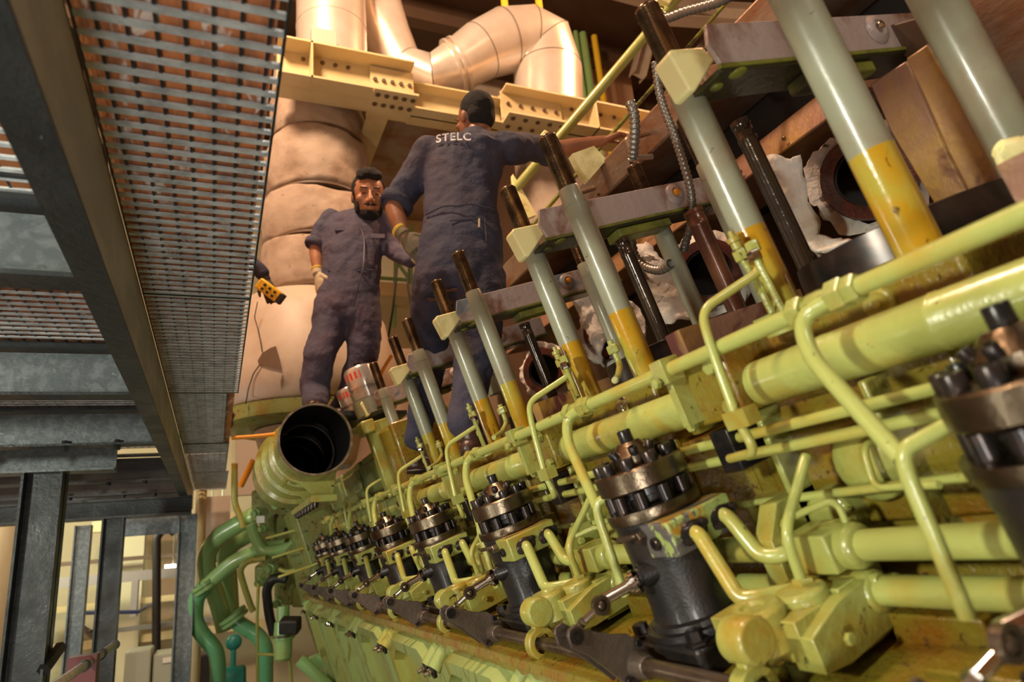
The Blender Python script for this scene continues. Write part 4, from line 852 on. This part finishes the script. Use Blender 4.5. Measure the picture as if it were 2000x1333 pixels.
# hazard rail at bottom left
t = thing('stair_handrail', 'round grey handrail with clamp rings at the bottom left', 'railing', Q(100,1330,2.6))
pa, pb = Q(100,1345,2.4), Q(222,1262,3.4)
M().tube([pa, pb], .018, 0, 16).build('tube', GLV, t)
for f in (.42, .72, 1.0): M().lathe(pa.lerp(pb, f), (pb-pa), [(0,.024),(.03,.024)], 18).build('clamp_ring', STD, t)
b = M().wbox(Q(160,1325,2.9).x-.06, Q(160,1325,2.9).x+.05, Q(160,1325,2.9).y, Q(160,1325,2.9).y+.1, 1.6, Q(150,1285,2.9).z); solo('red_bracket', 'dark red bracket block under the handrail', 'bracket', b, mat('dark_red_paint', (.16,.012,.012), .4))
solo('grey_bracket', 'dark channel steel leaning left of the handrail', 'bracket', M().cyl(Q(85,1310,3.2), Q(118,1265,3.4), .03, seg=6), STD)
# ================================================================ LOWER HALL behind the columns
def bx(nm, lb, cat, px0, px1, py0, py1, y, d, mt, group=None, bevel=0):
    a = QY((px0+px1)/2, py1, y); c = QY((px0+px1)/2, py0, y); x0 = QY(px0, (py0+py1)/2, y).x; x1 = QY(px1, (py0+py1)/2, y).x
    return solo(nm, lb, cat, M().wbox(x0, x1, a.y, a.y+d, a.z, c.z), mt, V3(((x0+x1)/2, a.y+d/2, a.z)), group, bevel=bevel)
bx('fluorescent_lamp', 'bright white box lamp behind the nearest column', 'lamp', 124, 165, 990, 1014, 6.6, .25, LMP)
bx('fluorescent_lamp', 'small bright lamp left of the dark blue-grey column', 'lamp', 322, 352, 1103, 1110, 12.5, .1, LMP)
bx('fluorescent_lamp', 'small bright lamp between column and green bends', 'lamp', 399, 420, 1102, 1110, 12.5, .1, LMP)
bx('fluorescent_lamp', 'low bright lamp between the two snaking green pipes', 'lamp', 415, 440, 1196, 1206, 12.3, .1, LMP)
for o_ in [o for o in C.objects if o.name.startswith('fluorescent_lamp')]:
    xs = [v.co for v in o_.data.vertices]; x_ = sum(v.x for v in xs)/len(xs); zt = max(v.z for v in xs)
    k = M().cyl(o_.location+V3((x_, .05, zt)), V3((o_.location.x+x_, o_.location.y+.05, 10.6)), .012, seg=6); k.build('hanger_rod', CND, o_)
bx('wall_beam', 'grey purple beam crossing the hall behind the columns', 'beam', 100, 470, 1114, 1134, 12.0, .2, PUR)
bx('wall_beam', 'lower thin grey pipe rail across the hall', 'beam', 200, 470, 1215, 1224, 11.5, .1, CND)
bx('wall_beam', 'upper dark rail across the hall', 'beam', 100, 400, 1088, 1096, 12.6, .1, BRN)
bx('wall_duct', 'square grey duct frame dropping from the crossing beam', 'duct', 255, 268, 1134, 1205, 11.9, .2, PUR)
bx('wall_duct', 'pale upright wall duct left of the dark hook pipe', 'duct', 232, 275, 1010, 1333, 12.9, .4, WLL)
bx('wall_ledge', 'pale yellow ledge along the back wall', 'ledge', 90, 520, 1238, 1252, 13.0, .3, CRM)
bx('wall_ledge', 'upper pale yellow ledge along the back wall', 'ledge', 90, 400, 1172, 1184, 13.0, .3, CRM)
bx('wall_ledge', 'ochre band high on the hall wall under the platform', 'ledge', 180, 480, 1010, 1030, 13.0, .3, CRM)
bx('cabinet', 'grey control cabinet low in the hall, left one with a peaked top', 'cabinet', 240, 292, 1272, 1400, 9.5, .5, CBN, bevel=.02)
bx('cabinet', 'grey panel cabinet with pale label window', 'cabinet', 296, 352, 1276, 1400, 9.6, .5, CBN, bevel=.02)
bx('cabinet', 'dark-fronted switch cabinet between column and green pipes', 'cabinet', 372, 412, 1280, 1400, 9.6, .5, SOO, bevel=.02)
bx('label_window', 'pale label window on the panel cabinet', 'label', 318, 336, 1285, 1295, 9.58, .01, mat('label_white', (.8,.8,.75), .5))
p = QY(455,1310,9.2); t = thing('teal_pump', 'teal electric motor with a fitting on top, bottom of the hall', 'motor', p-V3((0,0,.5)))
M().lathe(p-V3((.14,0,.1)), V3((1,0,0)), [(0,.12),(.03,.15),(.25,.15),(.28,.12)], 28).build('motor', TEL, t)
b = M().cyl(p, p+V3((0,0,.25)), .03).ell(p+V3((0,0,.3)), V3((.09,0,0)), V3((0,.06,0)), V3((0,0,.09))); b.build('valve_head', TEL, t)
M().rbox(p.x-.15, p.x+.15, p.y-.1, p.y+.1, p.z-CAM.z-.6, p.z-CAM.z-.14).build('pedestal', CBN, t)
b = M().tube([QY(305,1340,11), QY(306,1100,11), QY(306,1050,11), QY(318,1036,11), QY(336,1036,11), QY(342,1044,11)], .055, .12, 14); solo('vent_pipe', 'black hooked vent pipe against the pale hall wall', 'pipe', b, RBR)
b = M().tube([QY(160,1198,10), QY(270,1196,10), QY(270,1196,10)+V3((0,2.8,0))], .022, 0, 8); solo('blue_pipe', 'thin dark blue pipe behind the second column', 'pipe', b, mat('blue_paint', (.02,.04,.16), .4))
b = M().tube([QY(150,1222,9.4), QY(182,1240,9.4), QY(182,1240,9.4)+V3((-.9,4.4,0))], .05, 0, 12); solo('grey_pipe', 'short grey pipe stub behind the second column', 'pipe', b, CND)
b = M().rbox(QY(400,985,7.6).x, QY(450,985,7.6).x, 7.6, 7.65, QY(420,1100,7.6).z-CAM.z, QY(420,970,7.6).z-CAM.z); solo('wall_cladding', 'peach panel with posts between platform end and green pipes', 'cladding', b, CAS)
b = M().cyl(V3((QY(388,1100,7.4).x, CAM.y+7.4, 0)), V3((QY(388,1100,7.4).x, CAM.y+7.4, CAM.z+.9)), .05); solo('cream_post', 'cream round post right of the dark blue-grey column', 'post', b, CRM)
# ================================================================ PEOPLE
tex = bpy.data.textures.new('cloth_folds', 'CLOUDS'); tex.noise_scale = .10; tex.noise_depth = 2
tex2 = bpy.data.textures.new('hair_tufts', 'CLOUDS'); tex2.noise_scale = .018; tex2.noise_depth = 1
def remesh(o, vox, sm=4, disp=0, tx=None):
    r = o.modifiers.new('remesh', 'REMESH'); r.mode = 'VOXEL'; r.voxel_size = vox; r.use_smooth_shade = True
    s = o.modifiers.new('smooth', 'SMOOTH'); s.factor = .5; s.iterations = sm
    if disp:
        d = o.modifiers.new('folds', 'DISPLACE'); d.texture = tx or tex; d.strength = disp; d.mid_level = .5; d.texture_coords = 'GLOBAL'
    return o
def limb(b, pts, seg=16):                                    # pts: (point, radius)
    for (p0, r0_), (p1, r1_) in zip(pts, pts[1:]): b.caps(p0, p1, r0_, r1_, seg)
def hand(b, w, d, n, s, sz=1.0, curl=.5, grip=False):
    # w wrist, d towards the fingers, n back-of-hand normal, s thumb side
    d = d.normalized(); n = (n-d*n.dot(d)).normalized(); q = d.cross(n); s = q if q.dot(s) > 0 else -q
    L = .10*sz; b.loft([(w+d*.0, s*.026*sz, n*.018*sz), (w+d*.03*sz, s*.034*sz, n*.017*sz), (w+d*.065*sz, s*.042*sz, n*.015*sz), (w+d*.092*sz, s*.041*sz, n*.013*sz)], 14)
    for i, (o, l, c) in enumerate(((.030,.066,0),(.011,.075,.04),(-.010,.070,.1),(-.030,.055,.2))):
        p = w+d*(.088*sz)+s*(o*sz); dirn = d; r = (.0095, .0098, .0094, .0085)[i]*sz; a = curl+c
        for k, fl in enumerate((.45, .32, .23)):
            dirn = (dirn*math.cos(a*(.7 if k == 0 else 1))-n*math.sin(a*(.7 if k == 0 else 1))).normalized(); e_ = p+dirn*(l*fl*sz); b.caps(p, e_, r*(1-.08*k), r*(.93-.08*k), 10); p = e_
    p = w+d*.028*sz+s*.030*sz; e_ = p+(d*.7+s*.6-n*.25).normalized()*.040*sz; b.caps(p, e_, .0125*sz, .011*sz, 10)
    b.caps(e_, e_+(d*.9+s*.1-n*.45).normalized()*.030*sz, .011*sz, .0088*sz, 10)
def head(b, c, f, u, sc=1.0):
    r = f.cross(u).normalized(); f = u.cross(r).normalized()
    P = lambda x, y, z: c+(r*x+f*y+u*z)*sc
    b.ell(P(0,-.012,.030), r*.078*sc, f*.096*sc, u*.092*sc, 24, 16)
    b.ell(P(0,.018,-.030), r*.066*sc, f*.074*sc, u*.085*sc, 20, 14)
    b.ell(P(0,.036,-.082), r*.040*sc, f*.045*sc, u*.032*sc, 16, 10)
    for sg in (-1, 1):
        b.ell(P(sg*.030,.076,.028), r*.026*sc, f*.014*sc, u*.009*sc)              # brow
        b.ell(P(sg*.045,.060,-.018), r*.024*sc, f*.022*sc, u*.022*sc)            # cheek
        b.ell(P(sg*.079,-.010,-.004), r*.009*sc, f*.018*sc, u*.031*sc)           # ear
        b.ell(P(sg*.031,.078,.006), r*.015*sc, f*.009*sc, u*.007*sc)             # lids
        b.ell(P(sg*.013,.098,-.034), r*.009*sc, f*.010*sc, u*.008*sc)            # nostril
    b.caps(P(0,.088,.012), P(0,.108,-.028), .0085*sc, .0125*sc, 12)
    b.ell(P(0,.091,-.062), r*.024*sc, f*.011*sc, u*.006*sc); b.ell(P(0,.088,-.073), r*.021*sc, f*.011*sc, u*.007*sc)
    return P, r, f
def rag(b, amp, sc, seed=0): return wob(b, amp, sc, seed)
def torso(b, secs, sd, fd, grow=0):                          # sections (px, py, D, half width px, half depth m)
    out = []
    for px, py, d, hw, hd in secs: out.append((Q(px, py, d), sd*(hw*d/F_PX+grow), fd*(hd+grow)))
    b.loft(out, 28)
UPZ = V3((0, 0, 1))
def person(lb, loc, base, cfg, cloth_m, skin_m):
    bd = M(); cv = M()
    sd, fd = cfg['side'], cfg['front']
    hc, hf, hu = cfg['head']; hs_ = cfg.get('hscale', 1.0)
    Pf, hr, hf = head(bd, hc, hf, hu, hs_)
    nb = cfg['neck']; limb(bd, [(hc-hu*.06*hs_-hf*.03, .056*hs_), (nb, .062*hs_), (nb-UPZ*.08, .075)])
    torso(bd, cfg['torso'], sd, fd, -.022); torso(cv, cfg['torso'], sd, fd)
    for a in cfg['arms']:
        pts = a['pts']; limb(bd, [(p, r*.72) for p, r in pts[:1]]+[(pts[1][0], .040), (a['elbow'], .043), (a['wrist'].lerp(a['elbow'], .6), .040), (a['wrist'], .027)])
        limb(cv, pts)
    for l in cfg['legs']:
        limb(bd, [(p, r*.7) for p, r in l['pts']]); limb(cv, l['pts'])
    gm = []
    for a in cfg['arms']:
        b = bd
        hand(b, a['wrist'], a['hd'], a['hn'], a['ht'], a.get('sz', 1.0), a.get('curl', .5))
    body = solo('person', lb, 'person', bd, skin_m, base); remesh(body, .0065, 3)
    body['label'] = lb
    body.location = base
    c = cv.build('coverall', cloth_m, body); remesh(c, .011, 3, .030)
    for a in cfg['arms']:
        if a.get('cuff', True):
            e0, e1 = a['pts'][-2][0], a['pts'][-1][0]; dd = (e1-e0).normalized(); rr = a['pts'][-1][1]*1.06
            k = M().lathe(e1-dd*.010, dd, [(0,rr*.96),(.006,rr*1.06),(.028,rr*1.10),(.048,rr*1.06),(.052,rr*.90),(.046,rr*.86)], 28); wob(k, .006, 22).build('rolled_cuff', cloth_m, body, angle=80)
        if a.get('glove'):
            g = M(); hand(g, a['wrist'], a['hd'], a['hn'], a['ht'], a.get('sz', 1.0)*1.10, a.get('curl', .5)); g.lathe(a['wrist']-a['hd'].normalized()*.035, a['hd'], [(0,.033),(.04,.034)], 20)
            g = g.build('glove', a['glove'], body); remesh(g, .004, 2); g['label'] = a['glabel']
            if a.get('ring'): M().lathe(a['wrist']-a['hd'].normalized()*.045, a['hd'], [(0,.032),(.004,.036),(.014,.036),(.018,.033)], 24).build('knit_cuff', YCF, g)
    # hair
    h = M(); P = Pf; s = hs_
    h.ell(P(0,-.030,.050), hr*.083*s, hf*.092*s, hu*.088*s, 28, 18); h.ell(P(0,-.055,.005), hr*.078*s, hf*.055*s, hu*.075*s, 20, 14)
    if cfg.get('fringe'):
        h.ell(P(.0,.030,.108), hr*.066*s, hf*.060*s, hu*.036*s); h.ell(P(-.018,.058,.100), hr*.046*s, hf*.034*s, hu*.024*s); h.ell(P(.03,.05,.098), hr*.034*s, hf*.030*s, hu*.024*s)
        for sg in (-1,1): h.ell(P(sg*.074,.0,.035), hr*.010*s, hf*.022*s, hu*.045*s)
    h = h.build('hair', HAR, body); remesh(h, .006, 2, .014 if cfg.get('fringe') else .004, tex2)
    if cfg.get('beard'):
        k = M(); k.ell(P(0,.035,-.088), hr*.052*s, hf*.052*s, hu*.036*s, 20, 12)
        for sg in (-1, 1): k.ell(P(sg*.056,.022,-.050), hr*.016*s, hf*.040*s, hu*.044*s); k.ell(P(sg*.068,.0,-.010), hr*.009*s, hf*.016*s, hu*.035*s); k.ell(P(sg*.018,.094,-.050), hr*.017*s, hf*.008*s, hu*.0055*s)
        k.ell(P(0,.084,-.084), hr*.020*s, hf*.014*s, hu*.010*s)
        k = k.build('beard', HAR, body); remesh(k, .0035, 2, .005, tex2)
    if cfg.get('face', True):
        e_ = M()
        for sg in (-1, 1): e_.ell(P(sg*.031,.082,.004), hr*.011*s, hf*.006*s, hu*.0035*s); e_.ell(P(sg*.032,.086,.033), hr*.021*s, hf*.005*s, hu*.0042*s)
        e_.build('eyes_and_brows', HAR, body)
    # collar
    k = M().lathe(nb-UPZ*.030, (UPZ*.9+fd*.12), [(0,.098),(.02,.088),(.055,.078),(.058,.070),(.03,.072)], 30); wob(k, .006, 14).build('collar', cloth_m, body, angle=80)
    for l in cfg['legs']:
        if l.get('boot'):
            a, b_ = l['boot']; k = M(); dd = (b_-a); dh = V3((dd.x, dd.y, 0)).normalized(); k.caps(l['pts'][-1][0], a+UPZ*.04, .052, .046); k.caps(a+UPZ*.042, b_+UPZ*.030, .046, .040); k.ell(b_+UPZ*.035, dh*.06, dh.cross(UPZ)*.046, UPZ*.035); k.ell(a+UPZ*.03-dh*.02, dh*.05, dh.cross(UPZ)*.042, UPZ*.04)
            k = k.build('boot', BOT, body); remesh(k, .007, 3)
            z = M(); z.loft([(a.lerp(b_, t_)-dh*.0+UPZ*0.006, dh.cross(UPZ)*w_, UPZ*.012) for t_, w_ in ((-.35,.025),(-.2,.042),(.3,.040),(.8,.047),(1.2,.040),(1.4,.02))], 16).build('sole', RBR, k)
    return body
# --- standing worker, back to the camera
fz = V3((fw.x, fw.y, 0)).normalized(); sz_ = V3((fz.y, -fz.x, 0))       # away from the camera; to the right
fR, fL = E(3.50, 1.37, .055), E(4.50, 1.52, .055)
sd2 = (sz_*1.0+fz*.10).normalized(); fd2 = (fz-sz_*.10).normalized()
hd2 = Q(927, 236, 3.32)
p2 = person('person in dark navy coveralls seen from behind, right arm stretched out to the engine rail', None, V3((.85, 2.6, fR.z)), dict(
    side=sd2, front=fd2, head=(hd2, (fz*.75-sz_*.62-UPZ*.05), (UPZ-fz*.12).normalized()), hscale=1.0, neck=Q(928, 275, 3.26),
    torso=[(925,268,3.26,30,.05),(922,276,3.25,62,.09),(915,296,3.23,86,.12),(905,330,3.2,80,.135),(900,375,3.14,72,.13),(900,425,3.06,72,.125),(899,460,3.02,80,.135),(898,505,2.97,86,.15),(896,550,2.92,86,.145),(896,580,2.88,72,.11)],
    arms=[dict(pts=[(Q(838,300,3.22),.085),(Q(808,345,3.2),.080),(Q(778,392,3.14),.070)], elbow=Q(770,408,3.10), wrist=Q(789,460,3.02), hd=Q(818,492,2.98)-Q(789,460,3.02), hn=-fz-UPZ*.2, ht=UPZ, glove=GLG, glabel='dirty grey glove with yellow knit cuff', ring=True, curl=.4),
          dict(pts=[(Q(990,290,3.26),.085),(Q(1030,288,3.36),.075),(Q(1066,294,3.42),.068)], elbow=Q(1088,292,3.44), wrist=Q(1178,275,3.46), hd=Q(1212,262,3.46)-Q(1178,275,3.46), hn=UPZ-fz*.3, ht=-sz_, curl=.55)],
    legs=[dict(pts=[(Q(936,545,2.93),.118),(Q(938,610,2.84),.105),(Q(932,680,2.76),.088),(Q(920,750,2.70),.078),(Q(907,822,2.63),.072)], boot=(fR, fR+(fz*.5+sz_*.45).normalized()*.15)),
          dict(pts=[(Q(856,550,2.98),.116),(Q(846,610,3.06),.104),(Q(840,690,3.17),.080),(Q(830,780,3.22),.072),(Q(816,856,3.25),.066)], boot=(fL, fL+(-fz*.15-sz_*.6).normalized()*.13))]), NVY, SKN)
def onback(px, py, off=.0): return Q(px, py, 3.0)
b = M(); 
wl = [(Q(820+i*9.2, 428-4*math.sin(math.pi*i/18)+random.uniform(-1,1), 2.918+.0)) for i in range(19)]
# waist seam, pockets, pen, lettering
def curve_back(x, z_py):                                     # point on the back surface
    secs = [(915,296,3.23,86,.12),(905,330,3.2,80,.135),(900,375,3.14,72,.13),(900,425,3.06,72,.125),(899,460,3.02,80,.135),(898,505,2.97,86,.15),(896,550,2.92,86,.145)]
    for s0, s1 in zip(secs, secs[1:]):
        if s0[1] <= z_py <= s1[1]: break
    t_ = (z_py-s0[1])/(s1[1]-s0[1]); s = [a_+(c_-a_)*t_ for a_, c_ in zip(s0, s1)]
    c = Q(s[0], z_py, s[2]); hw = s[3]*s[2]/F_PX; q = max(-.95, min(.95, (x-s[0])/s[3])); return c+sd2*hw*q-fd2*(s[4]*math.sqrt(1-q*q)+.016)
M().tube([curve_back(832+i*8, 430+1.5*math.sin(i)) for i in range(18)], .0035, 0, 8).build('waist_seam', NVY, p2)
M().tube([curve_back(880, 460), curve_back(945, 452), curve_back(948, 500)], .003, .01, 8).build('pocket_edge', NVY, p2)
M().box(curve_back(934, 465), sd2*.004, UPZ*.020+sd2*.002, fd2*.003).build('pocket_tag', GLO, p2)
tc = bpy.data.curves.new('lettering', 'FONT'); tc.body = 'STELC'; tc.size = .062; tc.extrude = .001; tc.space_character = 1.12; tc.offset = .0012
to = bpy.data.objects.new('lt', tc); C.objects.link(to); bpy.context.view_layer.update()
me = bpy.data.meshes.new_from_object(to.evaluated_get(bpy.context.evaluated_depsgraph_get())); bpy.data.objects.remove(to)
wd = max(v.co.x for v in me.vertices)
for v in me.vertices:
    px_ = 853+v.co.x/wd*66; py_ = 300-v.co.y/.062*22+v.co.x/wd*7
    p = curve_back(px_, max(296.1, py_)); p = p+(UP*(296.1-py_)/F_PX*3.1 if py_ < 296.1 else V3((0,0,0)))+fd2*(.003-v.co.z)
    v.co = p-p2.location
me.materials.clear(); me.materials.append(mat('white_lettering', (.72,.72,.74), .7)); lo_ = bpy.data.objects.new('lettering', me); C.objects.link(lo_); lo_.parent = p2; lo_['label'] = 'white lettering STELC'
# --- bearded worker
fc = (-fz*.93+sz_*.22).normalized(); sdl = V3((-fc.y, fc.x, 0)); sd1 = sz_*.97+fz*.2
zf = rel(0,0,.77).z
f1 = V3((Q(612,830,3.9).x, CAM.y+3.9, zf)); f2 = V3((Q(668,830,4.05).x, CAM.y+4.12, zf))
hd1 = Q(720, 386, 4.36)
p1 = person('bearded person in faded navy coveralls looking down, cream glove hanging at the side', None, V3((.68, 4.05, zf)), dict(
    side=sd1, front=fc, head=(hd1, (-fz*.86+sz_*.28-UPZ*.34), (UPZ*.93+sz_*.10-fz*.30).normalized()), hscale=1.27, neck=Q(702, 430, 4.44), fringe=True, beard=True,
    torso=[(702,412,4.42,20,.04),(700,420,4.41,40,.07),(694,436,4.38,60,.10),(690,460,4.35,62,.125),(688,500,4.29,58,.13),(686,540,4.24,56,.13),(680,575,4.20,60,.135),(676,605,4.16,60,.13),(676,630,4.13,44,.10)],
    arms=[dict(pts=[(Q(646,432,4.38),.072),(Q(632,452,4.34),.068),(Q(620,474,4.30),.062)], elbow=Q(617,488,4.28), wrist=Q(621,535,4.20), hd=Q(628,575,4.14)-Q(621,535,4.20), hn=-sz_*.6-fz*.6, ht=-fz*.3+sz_, glove=GLO, glabel='cream knitted glove', curl=.35, sz=1.15, ring=True),
          dict(pts=[(Q(742,430,4.42),.072),(Q(756,465,4.38),.066),(Q(768,492,4.32),.060),(Q(800,508,4.22),.050)], elbow=Q(772,495,4.32), wrist=Q(806,510,4.20), hd=Q(830,515,4.15)-Q(806,510,4.20), hn=UPZ, ht=-fz, glove=GLG, glabel='dark glove', curl=.4, cuff=False)],
    legs=[dict(pts=[(Q(648,598,4.16),.112),(Q(640,650,4.08),.102),(Q(624,695,3.98),.094),(Q(614,760,3.95),.088),(f1+UPZ*.08,.075)], boot=(f1, f1+fc*.15)),
          dict(pts=[(Q(708,598,4.18),.112),(Q(712,650,4.14),.104),(Q(708,700,4.12),.094),(Q(688,765,4.10),.088),(f2+UPZ*.08,.075)], boot=(f2, f2+fc*.15))]), NV2, SK2)
b = M()
def cf(px, py, d): return Q(px, py, d)
b.tube([Q(703,440,4.245), Q(712,470,4.205), Q(710,520,4.11), Q(700,560,4.06), Q(690,600,4.03)], .004, .05, 8).build('zip', mat('zip_metal', (.05,.05,.07), .4, .5), p1)
for c_, w_, d_ in (((672,447),18,4.235),((738,462),14,4.25)):
    M().box(Q(c_[0], c_[1], d_), sd1*w_*d_/F_PX, UPZ*.018-fc*.004, fc*.006).build('pocket_flap', NV2, p1, bevel=.004)
M().tube([Q(640+i*9, 528+1.5*math.sin(i*1.3), 4.135-.010*math.sin(i/10*3.1)) for i in range(11)], .004, 0, 8).build('waist_seam', NV2, p1)
# --- operator mostly hidden by the walkway grating, holding a remote
px3 = Q(519, 548, 4.2); zf3 = rel(0,0,.782).z
bx3 = V3((px3.x-.34, px3.y+.05, zf3))
X1 = V3((1,0,0)); Y1 = V3((0,1,0))
def W(x, y, z): return V3((bx3.x+x, bx3.y+y, zf3+z))
hb3 = M()
def tors3(): return None
bd = M(); cvr = M()
Pf3, r3, f3 = head(bd, W(.04,0,1.62), X1-UPZ*.3, UPZ, 1.0); limb(bd, [(W(0,0,1.55),.055),(W(0,0,1.42),.065)])
cvr.loft([(W(0,0,1.47), Y1*.08, X1*.06),(W(0,0,1.42), Y1*.20, X1*.10),(W(0,0,1.25), Y1*.20, X1*.13),(W(0,0,1.05), Y1*.17, X1*.12),(W(0,0,.9), Y1*.18, X1*.13),(W(0,0,.80), Y1*.14, X1*.1)], 24)
bd.loft([(W(0,0,1.46), Y1*.07, X1*.05),(W(0,0,1.25), Y1*.17, X1*.10),(W(0,0,.9), Y1*.15, X1*.10)], 20)
limb(cvr, [(W(0,-.19,1.38),.075),(W(.03,-.22,1.1),.062),(W(.22,-.12,1.02)*0+px3+UPZ*.12-X1*.10,.052),(px3+UPZ*.045-X1*.02,.044)]); limb(bd, [(W(0,-.19,1.35),.05),(W(.03,-.22,1.1),.045),(px3+UPZ*.12-X1*.10,.04),(px3+UPZ*.01,.03)])
limb(cvr, [(W(0,.19,1.38),.075),(W(-.02,.24,1.1),.062),(W(.05,.22,.88),.05)]); limb(bd, [(W(0,.19,1.35),.05),(W(-.02,.24,1.1),.045),(W(.05,.22,.82),.03)]); hand(bd, W(.05,.22,.82), -UPZ, Y1, X1, 1, .4)
for y in (-.09, .09):
    limb(cvr, [(W(0,y,.85),.11),(W(.01,y*1.1,.5),.085),(W(0,y*1.2,.10),.075)]); limb(bd, [(W(0,y,.85),.08),(W(.01,y*1.1,.5),.06),(W(0,y*1.2,.08),.05)])
hand(bd, px3, Q(528,575,4.15)-px3, -fz-UPZ*.1+sz_*.3, -sz_, 1.05, .65)
p3 = solo('person', 'person hidden by the walkway grating, only dark sleeve and hand with yellow remote showing', 'person', bd, mat('dark_skin_glove', (.05,.035,.03), .6), V3((bx3.x, bx3.y, zf3))); remesh(p3, .0065, 2)
remesh(cvr.build('coverall', NVY, p3), .013, 3, .02)
k = M().ell(Pf3(0,-.03,.05), r3*.083, f3*.092, UPZ*.088, 24, 14); k.build('hair', HAR, p3)
for y in (-.108, .108):
    k = M(); k.caps(W(-.02,y,.05), W(.14,y,.04), .05, .042).build('boot', BOT, p3)
t = thing('remote_control', 'yellow handheld crane remote with black buttons at the walkway edge', 'remote', Q(525,572,4.14))
a = Q(505,552,4.12); c = Q(548,584,4.12); dd = (c-a).normalized(); n_ = fw; q = dd.cross(n_).normalized()
M().box((a+c)/2, dd*(c-a).length/2, q*.036, n_*.018).build('body', YLP, t, bevel=.008)
M().box(c, dd*.018, q*.034, n_*.020).build('end_bumper', RBR, t, bevel=.006)
b = M()
for i in range(3):
    for j in (-1, 1): b.lathe(a.lerp(c, .28+i*.22)+q*.014*j-n_*.018, -n_, [(0,.009),(.006,.009),(.008,.006)], 12)
b.each('button', RBR, t)
